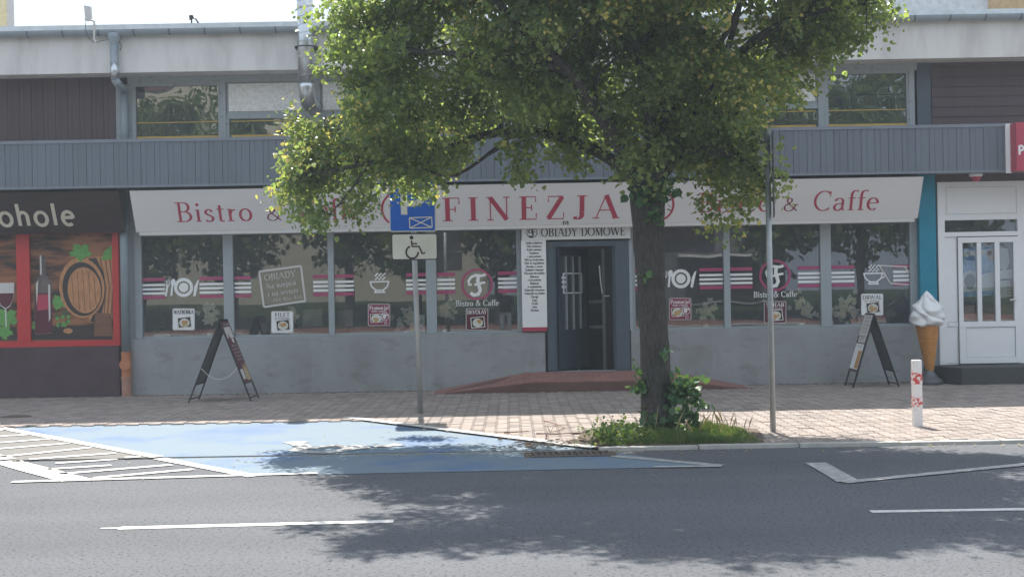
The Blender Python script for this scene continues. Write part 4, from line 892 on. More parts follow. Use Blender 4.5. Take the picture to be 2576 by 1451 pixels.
shape(t, 'barrel_side', 'barrel', [(200,655),(225,647),(260,645),(283,652),(283,800),(255,808),(225,812)], Yp - .004)
shape(t, 'hoop', 'hoop', [(222,650),(242,648),(262,690),(266,740),(256,790),(240,810),(226,810),(246,765),(250,715),(242,680)], Yp - .005)
mb = MB(); ell_px(mb, 206, 724, 57, 76, Yp - .006, 32, rot=-6); mb.build('barrel_rim', M['barrel'], t)
mb = MB(); ell_px(mb, 207, 727, 50, 68, Yp - .007, 32, rot=-6); mb.build('barrel_groove', M['hoop'], t)
mb = MB(); ell_px(mb, 212, 730, 42, 58, Yp - .008, 32, rot=-6); mb.build('barrel_head', M['barrel'], t)
for k in range(5):
    x_ = 184 + 14*k; hgt = 52*math.sqrt(max(0, 1 - ((x_ - 212)/40)**2)); mb = MB(); stroke_px(mb, [(x_ - 4, 731 - hgt), (x_ + 2, 731 + hgt)], 1.2, Yp - .0084); mb.build('plank_joint', M['hoop'], t)
for k in range(3): shape(t, 'stave', 'wood', [(250+12*k,648),(253+12*k,647),(268+9*k,720),(262+9*k,806),(259+9*k,806),(265+9*k,720)], Yp - .0045)
for k in range(14):
    mb = MB(); ell_px(mb, 157 + random.uniform(-14, 16), 806 + random.uniform(-20, 14), 5, 5, Yp - .0088 - .0001*k, 10); mb.build('grape', M['leafpr' if k % 3 else 'glassgreen'], t)
shape(t, 'barrel_stand', 'wood', [(240,785),(281,790),(282,845),(236,845)], Yp - .0085)
shape(t, 'vine_leaf', 'leafpr', leafpts(203, 634, 32, .2), Yp - .009)
shape(t, 'vine_leaf', 'leafpr', [(255,655),(262,632),(283,615),(283,652)], Yp - .009)
shape(t, 'bottle', 'glassgrey', [(99,642),(115,642),(116,692),(130,708),(132,760),(131,838),(88,842),(86,760),(87,712),(100,694)], Yp - .010)
shape(t, 'bottle_wine', 'burg', [(88,738),(131,736),(131,836),(89,840)], Yp - .0105); shape(t, 'bottle_label', 'red', [(94,742),(122,740),(122,778),(94,781)], Yp - .011)
shape(t, 'bottle_shine', 'offwhite', [(121,714),(126,717),(127,800),(123,810)], Yp - .012)
shape(t, 'bottle_shine', 'letter', [(90,714),(96,704),(95,735),(92,770)], Yp - .012)
shape(t, 'bottle_neck', 'offwhite', [(100,643),(104,643),(105,690),(101,692)], Yp - .012)
mb = MB(); ell_px(mb, 171, 832, 12, 7, Yp - .011, 12); mb.build('cork', M['barrel'], t)
t, Yp = poster(-260, 43, 'printed window poster with red wine glass and vine leaves, far left')
shape(t, 'floor_print', 'signwood', [(-250,822),(42,822),(42,854),(-250,854)], Yp - .002)
shape(t, 'vine_leaf', 'leafpr', leafpts(15, 800, 36, .3), Yp - .003); shape(t, 'vine_leaf', 'leafpr', leafpts(10, 835, 26, 1.3), Yp - .004)
shape(t, 'glass_bowl', 'offwhite', [(-8,712),(36,711),(35,745),(26,770),(14,778),(2,770),(-8,745)], Yp - .005)
shape(t, 'glass_wine', 'burg', [(-7,738),(35,737),(33,750),(25,768),(14,775),(3,768),(-6,750)], Yp - .006)
shape(t, 'glass_stem', 'offwhite', [(12,778),(16,778),(17,822),(14,822)], Yp - .007)

# ---------------------------------------------------------------- downpipe, duct, aerials
dp = thing('downpipe', 'grey rain downpipe with orange foot left of the bistro windows', 'downpipe', (PX(316, 1000, YW - .08), YW - .08, 0))
yo = YC - .10; yb_ = YW - .09
top_ = Vector((PX(289, 90, yo), yo, zC1 - .03)); xo = PX(289, 200, yo)
mb = MB(); mb.lathe([(.055, -.22), (.06, -.16), (.10, -.07), (.105, 0), (.09, .01)], (xo, yo, zC1 - .02), 16)
zbend = PZ(288, 200, yo); pu = P(312, 232, YU - .07)
mb.tube([(xo, yo, zC1 - .2), (xo, yo, zbend + .04), (xo, yo, zbend)], .066, 14)
mb.tube([(xo, yo, zbend + .01), (xo + .02, yo + .05, zbend - .05), (pu.x, pu.y, pu.z + .03), (pu.x, pu.y, pu.z - .02)], .064, 14)
mb.tube([(pu.x, pu.y, pu.z), (pu.x, pu.y, zF1 - .3)], .062, 14)
mb.build('upper_pipe', M['gutter'], dp, smooth=True)
MB().tube([(xo, yo, zbend + .02), (xo, yo, zbend + .25)], .0685, 14).build('sleeve', M['galv'], dp, smooth=True)
xp = PX(314, 700, yb_); zor = PZ(316, 888, yb_)
mb = MB(); mb.tube([(xp, yb_, zF0 + .1), (xp, yb_, zor)], .068, 16); mb.build('lower_pipe', M['pipe'], dp, smooth=True)
mb = MB(); mb.tube([(xp, yb_, PZ(314, 572, yb_) - .03), (xp, yb_, PZ(314, 572, yb_) + .03)], .078, 16); mb.tube([(xp, yb_, PZ(314, 515, yb_) - .012), (xp, yb_, PZ(314, 515, yb_) + .012)], .074, 16); mb.build('pipe_collar', M['pipe'], dp)
mb = MB(); zc = PZ(316, 917, yb_); mb.tube([(xp, yb_, zor), (xp, yb_, zor + .02)], .085, 16); mb.tube([(xp, yb_, zor), (xp, yb_, PZ(316, 947, yb_))], .078, 16); mb.tube([(xp, yb_, zc), (xp, yb_ - .10, zc)], .088, 18); mb.build('cleanout', M['orange'], dp)
mb = MB(); mb.tube([(xp, yb_, PZ(316, 947, yb_)), (xp, yb_, 0)], .079, 16); mb.tube([(xp, yb_, PZ(316, 953, yb_)), (xp, yb_, PZ(316, 947, yb_))], .09, 16); mb.build('foot_pipe', M['terracotta'], dp, smooth=False)

yd = YC - .2
vd = thing('vent_duct', 'shiny spiral metal vent duct bending into the upper window panel', 'duct', P(770, 240, yd))
rD = 20 * yd / FPX; xq = PX(769, 120, yd); zb0 = PZ(770, 210, yd)
arc = [(xq, yd + .28*(1-math.cos(R(a))), zb0 - .28*math.sin(R(a))) for a in range(0, 91, 10)] + [(xq, YU + .05, zb0 - .28)]
MB().tube([(xq, yd, 6.3), (xq, yd, zb0 + .001)], rD, 20).build('straight_duct', M['galv'], vd, smooth=True)
MB().tube(arc, rD * 1.0, 20).build('elbow', M['galv'], vd, smooth=True)
z = zb0 + .05
hel = [(xq + rD*1.0*math.cos(a), yd + rD*1.0*math.sin(a), zb0 + .02 + a*.021) for a in np.arange(0, 62, .3)]
MB().tube(hel, .004, 5).build('spiral_seam', M['zinc'], vd)
for yy in (108, 120, 131, 146):
    z = PZ(770, yy, yd); MB().tube([(xq, yd, z), (xq, yd, z + .018)], rD + .008, 20).build('band', M['black'] if yy == 120 else M['zinc'], vd)
z = PZ(770, 120, yd); MB().box(xq - rD - .05, xq + rD + .05, yd + .02, YC - .0, z - .01, z + .03).build('strap', M['black'], vd)

an = thing('panel_aerial', 'small white panel aerial on a bracket above the gutter', 'antenna', P(238, 108, YC - .02))
ya = YC - .23
mb = MB(); a_p = [P(211,14,ya), P(226,17,ya), P(229,50,ya), P(214,48,ya)]; mb.prism(a_p, (.01, .05, 0)); mb.build('panel', M['offwhite'], an)
mb = MB(); mb.tube([P(222,49,ya), P(237,54,ya), P(237,60,ya), P(237,98,ya), P(241,107,ya)], .016, 8); mb.tube([P(214,48,ya), P(224,52,ya)], .02, 8); mb.tube([P(241,107,ya), P(249,104,ya) + Vector((0,.06,0))], .012, 6); mb.build('mast', M['offwhite'], an)
mb = MB(); mb.tube([P(216,52,ya), P(215,75,ya), P(222,95,ya), P(235,107,ya), P(252,104,ya), P(272,100,ya)], .005, 5); mb.tube([P(300,105,ya + .05), P(306,118,ya + .05), P(301,128,ya + .05)], .005, 5); mb.build('cable', M['black'], an)
a2 = thing('roof_bracket', 'small dark bracket standing on the roof edge', 'bracket', P(484, 60, YC + .1))
mb = MB(); yy = YC + .1; mb.tube([P(482,62,yy), P(482,46,yy)], .014, 6); mb.tube([P(476,50,yy), P(486,46,yy), P(492,48,yy), P(500,60,yy)], .013, 6); mb.lathe([(.02,-.02),(.04,0),(.03,.03),(.0,.04)], P(481,44,yy), 10); mb.build('arm', M['hoop'], a2)

# ---------------------------------------------------------------- traffic signs
YP = 17.67
sp = thing('parking_sign', 'blue parking sign and white wheelchair plate on a grey pole', 'road sign', G(1058, 1044))
f0 = G(1058, 1044); Ypl = f0.y - .06
MB().tube([f0, P(1043, 655, f0.y), P(1036, 452, f0.y)], .036, 14).build('pole', M['zinc'], sp, smooth=True)
def rpx(x0, y0, x1, y1, r, Y):                  # rounded plate following the measured lean
    pts = []; tx = .022
    for qx, qy, a0 in ((x1-r, y0+r, -90), (x1-r, y1-r, 0), (x0+r, y1-r, 90), (x0+r, y0+r, 180)):
        for k in range(6):
            a = R(a0 + 18*k); x, y = qx + r*math.cos(a), qy + r*math.sin(a); pts.append(P(x + (y-520)*tx*.8, y - (x-1040)*.012, Y))
    return pts
def plate(name, x0, y0, x1, y1, m_edge, m_face):
    mb = MB(); mb.prism(rpx(x0, y0, x1, y1, 6, Ypl), (0, .02, 0)); e = mb.build(name, M['signback'], sp)
    mb = MB(); mb.poly(rpx(x0, y0, x1, y1, 6, Ypl - .001)); mb.build('border', M[m_edge], e)
    mb = MB(); mb.poly(rpx(x0+2.6, y0+2.6, x1-2.6, y1-2.6, 4.5, Ypl - .002)); mb.build('face', M[m_face], e)
    return e
pe = plate('parking_plate', 979, 449, 1096, 583, 'offwhite', 'signblue')
def sx(x, y, d=.004): return P(x, y, Ypl - d)
mb = MB(); 
def PP(pts, d=.004): return [sx(*p, d) for p in pts]
mb.poly(PP([(1006,468),(1022,468),(1025,540),(1009,540)])); 
stroke(mb, PP([(1018,473),(1045,473),(1060,480),(1064,493),(1060,505),(1045,512),(1018,513)], .0046), 15*Ypl/FPX, (0,-1,0)); mb.build('letter', M['signwhite'], pe)
mb = MB(); bx_ = [(1030,548),(1086,546),(1087,572),(1031,574)]
for k, (a, b) in enumerate(((0,1),(1,2),(2,3),(3,0),(0,2),(1,3))): stroke(mb, PP([bx_[a], bx_[b]], .004 + .0005*k), 2.6*Ypl/FPX, (0,-1,0))
mb.build('box_symbol', M['signwhite'], pe)
we = plate('wheelchair_plate', 983, 587, 1099, 654, 'black', 'signwhite')
mb = MB(); wheelchair(mb, lambda u, v: P(1016 + u*58, 650 - v*60, Ypl - .005), 4.4*Ypl/FPX, (0,-1,0)); mb.build('wheelchair_symbol', M['ink'], we)
# second pole with sign seen edge-on
s3 = thing('street_sign', 'grey pole right of the tree with signs turned edge-on', 'road sign', G(1945, 1093))
f1 = G(1945, 1093); zt = PZ(1948, 330, f1.y)
MB().tube([f1, Vector((f1.x - .01, f1.y, zt))], .031, 14).build('pole', M['zinc'], s3, smooth=True)
an3 = R(80)
def eplate(z0, z1, wd, hue):
    c, s = math.cos(an3), math.sin(an3); cx0, cy0 = f1.x + .045, f1.y
    q = [(cx0 - wd/2*c, cy0 - wd/2*s), (cx0 + wd/2*c, cy0 + wd/2*s)]; nx, ny = .012*s, -.012*c
    mb = MB(); mb.prism([(q[0][0], q[0][1], z0), (q[1][0], q[1][1], z0), (q[1][0], q[1][1], z1), (q[0][0], q[0][1], z1)], (nx, ny, 0)); mb.build('plate', M[hue], s3)
eplate(PZ(1955, 545, f1.y), PZ(1955, 440, f1.y), .55, 'signback'); eplate(PZ(1955, 434, f1.y), PZ(1955, 335, f1.y), .55, 'signback')

# ---------------------------------------------------------------- A-boards
def a_board(pts, label, printed, dress):
    (lf, ln, rf, rn, tf, tn) = [Vector(p) for p in pts]      # left far/near foot, right far/near foot, top far/near
    t = thing('pavement_board', label, 'A-board', (lf + ln + rf + rn) / 4, 'A-boards outside the bistro')
    faces = {}
    for side, (f, n_) in (('left', (lf, ln)), ('right', (rf, rn))):
        nrm = (n_ - f).cross(tf - f).normalized()
        if (nrm.x > 0) != (side == 'right'): nrm = -nrm
        mb = MB(); up = tf - f
        for a, b in ((f, tf), (n_, tn)): mb.tube([a, b], .014, 6)
        mb.tube([lerp(f, tf, .04), lerp(n_, tn, .04)], .011, 6); mb.tube([lerp(f, tf, .22), lerp(n_, tn, .22)], .013, 6); mb.tube([tf, tn], .016, 6)
        leg = mb.build('leg_frame', M['black'], t)
        lo, hi = .22, .99
        pl = [lerp(f, tf, lo), lerp(n_, tn, lo), lerp(n_, tn, hi), lerp(f, tf, hi)]
        mb = MB(); mb.prism(pl, nrm * .008); mb.build('panel', M['signback'], t)
        faces[side] = (pl, nrm)
    pl, nrm = faces[printed]
    def uv(u, v, d=.0): return lerp(lerp(pl[0], pl[1], u), lerp(pl[3], pl[2], u), v) + nrm * (.010 + d)
    for name, m, u0, u1, v0, v1, d in dress['rects']:
        mb = MB(); mb.poly([uv(u0, v0, d), uv(u1, v0, d), uv(u1, v1, d), uv(u0, v1, d)]); mb.build(name, M[m], t)
    mb = MB(); ev = (pl[3] - pl[0]).normalized(); eu = (pl[1] - pl[0]); W = eu.length; eu.normalize()
    if eu.cross(ev).dot(nrm) < 0:
        eu = -eu; uu = lambda u: 1 - u
    else: uu = lambda u: u
    Hh = (pl[3] - pl[0]).length
    for s, u0, u1, v, h in dress['text']:
        st = uv(0, v, .004) if uu(0) == 0 else uv(1, v, .004)
        text(mb, s, st + eu * (W*u0), eu, ev, nrm, Hh*h, W*(u1-u0), stem=.2, hair=.1)
    mb.build('lettering', M[dress['ink']], t)
    return t
ha = .0
def gp_(x, y): return G(x, y, .03)
A = [gp_(500,1003), gp_(474.5,1013), gp_(651,998), gp_(631.5,1008.5)]
A[0].y = A[1].y + .62; A[2].y = A[3].y + .62; A[0].x = PX(500,1003,A[0].y); A[2].x = PX(651,998,A[2].y)
tn = P(552, 808, A[1].y + .02); tf = P(571, 803, A[0].y + .02); tn.z = tf.z = (tn.z + tf.z) / 2
bd = a_board([A[0], A[1], A[2], A[3], tf, tn], 'black A-board with dark red printed face, left under the windows', 'right',
   dict(rects=[('sheet','burg',0,1,0,1,0),('notice','offwhite',.12,.95,.72,.9,.002),('ribbon','white',.3,.7,.64,.71,.002),('photo','food2',.05,.5,.03,.3,.002),('label','offwhite',.6,.95,.06,.22,.003)],
        text=[('Bistro', .15,.85,.925,.04),('DANIE DNIA', .2,.85,.80,.035),('Kotlet',.2,.8,.585,.03),('schabowy',.15,.85,.53,.03),('ziemniaki',.15,.85,.475,.03),('i kapusta',.2,.85,.42,.03),('kompot',.2,.8,.365,.03)], ink='offwhite'))
mb = MB(); pA, pB = lerp(A[1], tn, .42), lerp(A[3], tn, .42)
mb.tube([lerp(pA, pB, k/10) + Vector((0, -.02, -.17*(1-((k-5)/5)**2))) for k in range(11)], .005, 5); mb.build('chain', M['offwhite'], bd)
A = [gp_(2126,966.5), gp_(2146,976.5), gp_(2237,965), gp_(2262,975.5)]
A[1].y = A[3].y = 20.75; A[0].y = A[2].y = 21.33
for k, (x, y) in enumerate(((2126,966.5),(2146,976.5),(2237,965),(2262,975.5))): A[k].x = PX(x, y, A[k].y)
tf = P(2178, 791, A[0].y); tn = P(2199, 789, A[1].y); tn.z = tf.z = (tn.z + tf.z) / 2
a_board([A[0], A[1], A[2], A[3], tf, tn], 'black A-board with white printed sheets beside the ice cream cone', 'left',
   dict(rects=[('sheet','burg',0,1,0,1,0),('notice','offwhite',.0,.98,.62,.995,.002),('notice','offwhite',.12,.95,.50,.61,.002),('notice','white',0,.95,.03,.48,.002),('photo','food1',.5,.92,.05,.36,.003)],
        text=[('ZUPA',.25,.8,.93,.035),('Rosol',.25,.8,.865,.035),('Zurek',.25,.8,.80,.035),('Pierogi',.2,.85,.74,.035),('Kotlet',.25,.8,.68,.035),('18',.3,.7,.55,.05),('OBIADY',.15,.85,.42,.03)], ink='ink'))

# ---------------------------------------------------------------- ice cream cone
Yi = 21.25; ci = P(2338, 963, Yi); ci.z = .03
ic = thing('ice_cream_cone', 'giant plastic soft ice cream cone advertising figure by the white door', 'ice cream figure', ci)
kz = Yi / FPX
def zi(y): return (PZ(2335, y, Yi)) 
mb = MB(); mb.lathe([(.20,0),(.215,.03),(.20,.07),(.19,.085),(.15,.10),(.10,.16),(.06,.22),(.05,.24)], ci, 28)
for f in range(len(mb.v)):
    x, y, z = mb.v[f]
mb.build('base', M['signback'], ic, smooth=True)
zc0, zc1 = zi(932), zi(812)
MB().lathe([(.045,-.07),(.045,.03)], (ci.x - .005, ci.y, zc0), 14).build('stem', M['hoop'], ic)
xc_ = PX(2332, 815, Yi); xcb = PX(2339, 932, Yi)
# waffle cone with raised ribs
nr, nth = 46, 60; vs_ = []; fs_ = []
for i in range(nr + 1):
    f = i / nr; r = lerp(.056, .182, f ** .92); z = lerp(zc0, zc1, f); cx = lerp(xcb, xc_, f)
    for k in range(nth):
        th = 2*math.pi*k/nth
        rib = max(math.cos(f*nr*2*math.pi/3.2), 0)**3 * .007 + max(math.cos(th*18), 0)**4 * .006
        vs_.append((cx + (r+rib)*math.cos(th), ci.y + (r+rib)*math.sin(th), z))
for i in range(nr):
    for k in range(nth): fs_.append((i*nth+k, i*nth+(k+1) % nth, (i+1)*nth+(k+1) % nth, (i+1)*nth+k))
mb = MB(); mb.add(vs_, fs_ + [tuple(range(nth))[::-1], tuple(nr*nth + k for k in range(nth))]); mb.build('wafer_cone', M['wafer'], ic, smooth=True)
# swirled cream with drooping folds
nr, nth = 60, 96; vs_ = []; fs_ = []; zt0, zt1 = zi(818), zi(731); Hc = zt1 - zt0
prof = [(0,.80),(.04,.97),(.12,1.0),(.25,.97),(.4,.92),(.55,.80),(.7,.58),(.82,.38),(.92,.18),(.97,.08),(1,.0)]
pf = lambda f: float(np.interp(f, [p[0] for p in prof], [p[1] for p in prof]))
for i in range(nr + 1):
    f = i / nr; r0 = .243 * pf(f)
    for k in range(nth):
        th = 2*math.pi*k/nth
        ph = 4*th + 16*f + 1.5*math.sin(2*th + 12*f)
        fold = (abs(math.sin(ph/2 + .6*math.sin(th*3)))**.7*1.6 - .9 + .35*math.sin(2*th - 18*f)) * .042 * min(1, (1-f)*2.2)
        zz = zt0 + Hc*f - .022*max(0, .25 - f)*4*max(0, math.sin(5*th))
        vs_.append((xc_ + .004 + (r0 + fold)*math.cos(th), ci.y + (r0 + fold)*math.sin(th), zz))
for i in range(nr):
    for k in range(nth): fs_.append((i*nth+k, i*nth+(k+1) % nth, (i+1)*nth+(k+1) % nth, (i+1)*nth+k))
mb = MB(); mb.add(vs_, fs_ + [tuple(range(nth))[::-1]]); mb.build('cream_swirl', M['cream'], ic, smooth=True)

# ---------------------------------------------------------------- bollard
bf = G(2308, 1071, .03); hb = PZ(2307, 905, bf.y) - .03; bw_ = .048
bo = thing('bollard', 'white square bollard with scratched red bands on the pavement', 'bollard', bf)
M['bollw'] = mat('bollard_white', (.72,.70,.68), .5, scale=26, col2=(.35,.3,.27), thr=(.62,.72), stretch=(1,1,2))
M['bollr'] = mat('bollard_red', (.55,.05,.045), .5, scale=24, col2=(.72,.66,.64), thr=(.46,.54))
MB().box(bf.x - bw_, bf.x + bw_, bf.y - bw_, bf.y + bw_, 0, hb + .03).build('post', M['bollw'], bo, bevel=.008)
for y0, y1 in ((936,965),(996,1022)):
    MB().box(bf.x - bw_ - .001, bf.x + bw_ + .001, bf.y - bw_ - .001, bf.y + bw_ + .001, PZ(2307, y1, bf.y), PZ(2307, y0, bf.y)).build('red_band', M['bollr'], bo)

# ---------------------------------------------------------------- drain grate, manhole, twigs
g0, g1 = G(1345, 1152), G(1530, 1150)
dg = thing('drain_grate', 'rusty slotted drain grate in the gutter beside the blue bay', 'drain', (g0.x, 13.15, .0))
MB().box(g0.x - .1, g1.x + .1, 12.95, YK - .02, .001, .0045).build('dirt_rim', M['soil'], dg)
MB().box(g0.x, g1.x, 12.98, 13.3, .0046, .006).build('pit', M['hoop'], dg)
nb = 11
for k in range(nb + 1):
    xx = lerp(g0.x, g1.x - .04, k/nb); mb = MB(); mb.prism([(xx, 12.99, .007), (xx + .035, 12.99, .007), (xx + .015, 13.29, .007), (xx - .02, 13.29, .007)], (0,0,.012)); mb.build('bar', M['rust'], dg)
mb = MB(); mb.box(g0.x - .03, g1.x + .03, 12.955, 12.989, .007, .02); mb.box(g0.x - .03, g1.x + .03, 13.291, 13.32, .007, .02); mb.build('frame', M['bedding'], dg)
mh = G(40, 1048, .03); mb = MB(); mb.lathe([(.2,-.01),(.2,.003),(.18,.003),(.18,.001)], (mh.x, mh.y, .034), 28); pass
o = mb.build('manhole_cover', M['rust']); tag(o, 'round dark manhole cover in the shaded pavement, far left', 'manhole')
z = .045
tw = [[(1370,1068),(1395,1076),(1420,1085),(1447,1087)], [(1268,1098),(1300,1098),(1330,1094)], [(1350,1100),(1400,1103),(1480,1097)]]
tl = ['forked dry twig on the sunlit paving, nearest the building', 'short dry twig left of the others on the paving', 'long dry twig lying towards the grass bed']
for k, pl in enumerate(tw):
    mb = MB(); q_ = [at_z(G(*p), z + .008*(i % 2)) for i, p in enumerate(pl)]; mb.tube(q_, [.007, .006, .005, .003][:len(q_)], 5)
    o = mb.build('twig', M['wood']); tag(o, tl[k], 'twig', 'twigs on the paving')
    if k == 0: MB().tube([at_z(G(1420,1085), z), at_z(G(1405,1093), z), at_z(G(1388,1096), z)], [.005,.004,.003], 5).build('side_shoot', M['wood'], o)
for k, p in enumerate(((1385,1095),(1372,1113),(1431,1125))):
    q_ = at_z(G(*p), .03); wd = thing('dry_weed', ('dry weed sprig by the long twig', 'dry weed sprig beside the white bay line', 'dry weed sprig next to the drain grate')[k], 'weed', q_, 'dry weeds in the paving')
    for i in range(4): MB().tube([q_, q_ + Vector((random.uniform(-.04,.04), random.uniform(-.03,.03), random.uniform(.04,.1)))], [.004,.002], 4).build('stalk', M['wood'], wd)

# ---------------------------------------------------------------- red box sign and cup lamp on the right
yR_ = YF - .35
rs = thing('box_sign', 'red box sign with white edge at the right end of the fascia', 'sign', P(2560, 430, yR_))
za, zb_ = PZ(2560, 431, yR_), PZ(2560, 305, yR_); xs0 = PX(2550, 370, yR_)
mb = MB(); mb.prism([(xs0, yR_ + .35, za), (xs0 + .085, yR_ + .33, za), (xs0 + .085, yR_ + .33, zb_), (xs0, yR_ + .35, zb_)], (-.0, -.02, 0)); mb.build('edge_strip', M['pvc'], rs)
MB().box(xs0 + .06, xs0 + .9, yR_ + .04, yR_ + .30, za + .012, zb_ - .012).build('box', M['red'], rs)
for yy in (327, 369, 418):
    MB().tube([P(2554, yy, yR_ + .318), P(2554, yy, yR_ + .325)], .014, 8).build('screw', M['black'], rs)
mb = MB(); text(mb, 'PENKI', (xs0 + .075, yR_ + .037, PZ(2565, 389, yR_)), (1,0,0), (0,0,1), (0,-1,0), .14, .55, stem=.22, mono=True); mb.build('lettering', M['white'], rs)
cl = thing('cup_lamp', 'small red and white lamp under the fascia above the white door', 'lamp', P(2455, 452, YF + .2))
cp = P(2455, 440, YF + .2); mb = MB(); mb.lathe([(.05,-.10),(.075,-.05),(.085,-.02)], cp, 16); mb.build('cup', M['red'], cl)
mb = MB(); mb.lathe([(.06,-.045),(.10,-.02),(.11,.0),(.10,.02)], cp, 16); mb.build('rim', M['white'], cl)
# posters behind the white door glass
Yq = YR + .12
t = thing('door_poster', 'blue and white printed posters behind the white door glass', 'poster', P(2480, 740, Yq))
shape(t, 'sheet', 'bluepr', [(2415,625),(2508,618),(2510,742),(2415,748)], Yq)
shape(t, 'cloud', 'white', [(2415,690),(2440,680),(2470,690),(2508,682),(2509,730),(2415,735)], Yq - .002)
mb = MB(); ell_px(mb, 2494, 640, 14, 15, Yq - .003); mb.build('ball', M['skin'], t)
mb = MB(); ell_px(mb, 2440, 708, 14, 20, Yq - .004); mb.build('figure_print', M['greywall'], t)
shape(t, 'ribbon', 'letter', [(2418,634),(2478,630),(2478,642),(2418,646)], Yq - .003)
shape(t, 'notice', 'offwhite', [(2516,622),(2536,626),(2540,660),(2530,680),(2516,676)], Yq); shape(t, 'notice', 'white', [(2516,680),(2546,678),(2548,700),(2517,702)], Yq)
shape(t, 'notice', 'offwhite', [(2517,706),(2540,705),(2545,745),(2518,750)], Yq)
mb = MB()
for k in range(5): mb.box(PX(2519,0,Yq) , PX(2543,0,Yq), Yq - .003, Yq - .002, PZ(2530, 711 + 7*k, Yq) - .006, PZ(2530, 711 + 7*k, Yq) + .006)
mb.build('text_lines', M['red'], t)
shape(t, 'flower_print', 'skin', [(2426,770),(2452,766),(2456,805),(2424,806)], Yq); shape(t, 'shelf', 'wood', [(2470,770),(2549,766),(2549,806),(2470,808)], Yq + .05)
# ---------------------------------------------------------------- things in the shop window
Yv = YG + .12
zsl = zs - .02
MB().box(xA + .1, xD0 - .02, YG + .09, YG + .5, zsl - .05, zsl).build('window_shelf', M['offwhite'], B); MB().box(xD1 + .02, PX(2288, 820, YG), YG + .09, YG + .5, zsl - .05, zsl).build('window_shelf', M['offwhite'], B)
def orchid(x, yfl, yb, spread, n, pot, label):
    b0 = P(x, yb, Yv); b0.z = zsl
    t = thing('potted_orchid', label, 'plant', b0, 'orchids along the bistro windows')
    r = .045
    MB().lathe([(r*.8, .001), (r, .02), (r*1.05, .09), (r*.95, .1)], b0, 14).build('pot', M['white'], t, smooth=True)
    c = P(x, yfl, Yv); mb = MB()
    for k in range(3):
        e = c + Vector((random.uniform(-1,1)*spread, random.uniform(-.05,.05), random.uniform(-.3,.6)*spread)); mb.tube([b0 + Vector((0,0,.09)), lerp(b0, c, .6) + Vector((0,0,.05)), e], .005, 5)
    mb.build('stem', M['sucker'], t)
    vs, fs = [], []
    for k in range(n):
        u, v = random.gauss(0, .5), random.gauss(0, .5); f = c + Vector((u*spread, random.uniform(-.06,.06), v*spread*.9 - abs(u)*spread*.3))
        for j in range(5):
            a = 2*math.pi*j/5 + random.random(); s = random.uniform(.036, .06)
            d = Vector((math.cos(a), random.uniform(-.4,.1), math.sin(a))); w = Vector((-math.sin(a), 0, math.cos(a)))
            b = len(vs); vs += [f, f + d*s*.6 + w*s*.5, f + d*s*1.2, f + d*s*.6 - w*s*.5]; fs.append((b, b+1, b+2, b+3))
    mb = MB(); mb.add(vs, fs); mb.build('flowers', M['petal'], t)
    mb = MB()
    for k in range(5):
        a = random.uniform(0, 6.28); d = Vector((math.cos(a), .3*math.sin(a), .5)); q = b0 + Vector((0,0,.1)); mb.strip([q, q + d*.07, q + d*.13 - Vector((0,0,.03))], [.008,.02,.004], [Vector((0,.4,.9))]*3)
    mb.build('leaves', M['sucker'], t)
orchid(528, 792, 838, .17, 22, 1, 'pink orchid in a white pot behind the leftmost pane')
orchid(735, 788, 838, .14, 16, 1, 'pale orchid half hidden behind the fillet card')
orchid(1030, 800, 832, .22, 26, 1, 'large pale orchid left of the parking sign pole')
orchid(1122, 775, 828, .19, 26, 1, 'pink orchid right of the parking sign pole')
orchid(1776, 778, 815, .15, 18, 1, 'small white orchid right of the tree trunk')
orchid(2016, 765, 808, .17, 24, 1, 'white orchid just right of the right sign pole')
orchid(2130, 768, 808, .22, 34, 1, 'large white orchid beside the right A-board')
t = thing('planter_box', 'pale planter box with green plant at the far left window', 'planter', P(410, 846, Yv))
q = P(410, 848, Yv); q.z = zsl
MB().box(q.x - .13, q.x + .13, q.y - .06, q.y + .06, q.z, q.z + .1).build('box', M['offwhite'], t)
vs, fs = [], []
for k in range(160):
    c = q + Vector((random.gauss(0,.07), random.gauss(0,.04), .12 + abs(random.gauss(0,.09)))); a = random.uniform(0,6.28); d = Vector((math.cos(a), math.sin(a)*.5, random.uniform(-.2,.8))).normalized()*.04; w = d.cross(Vector((random.random(),random.random(),random.random()))).normalized()*.013
    b = len(vs); vs += [c, c + d*.5 + w, c + d, c + d*.5 - w]; fs.append((b,b+1,b+2,b+3))
mb = MB(); mb.add(vs, fs); mb.build('foliage', M['sucker'], t)
for x, y, lb in ((785, 800, 'brown square board leaning in the second pane'), (862, 802, 'brown square board leaning behind the thin mullion')):
    a = P(x, y, Yv + .1); mb = MB(); mb.prism([a + Vector((-.16,0,-.15)), a + Vector((.16,0,-.13)), a + Vector((.17,.03,.15)), a + Vector((-.15,.03,.14))], (0,.02,0)); o = mb.build('leaning_board', mat('card_board', (.34,.29,.26), .9)); tag(o, lb, 'board', 'boards leaning in the bistro window')
def jar(x, y, lb):
    b0 = P(x, y, Yv - .08); b0.z = zsl + .001
    t = thing('candle_jar', lb, 'jar', b0, 'candle jars on the window shelf')
    MB().lathe([(.03,0),(.036,.01),(.036,.06),(.03,.065)], b0, 14).build('jar', M['white'], t, smooth=True)
    MB().box(b0.x - .012, b0.x + .012, b0.y - .038, b0.y - .0365, b0.z + .02, b0.z + .05).build('jar_label', M['ink'], t)
jar(1020, 830, 'small white candle jar below the large pale orchid'); jar(1118, 828, 'small white candle jar under the pink orchid')
t = thing('menu_stand', 'white framed menu sheet standing behind the parking sign pole', 'menu', P(1052, 845, Yv))
q = P(1052, 846, Yv - .02); q.z = zsl
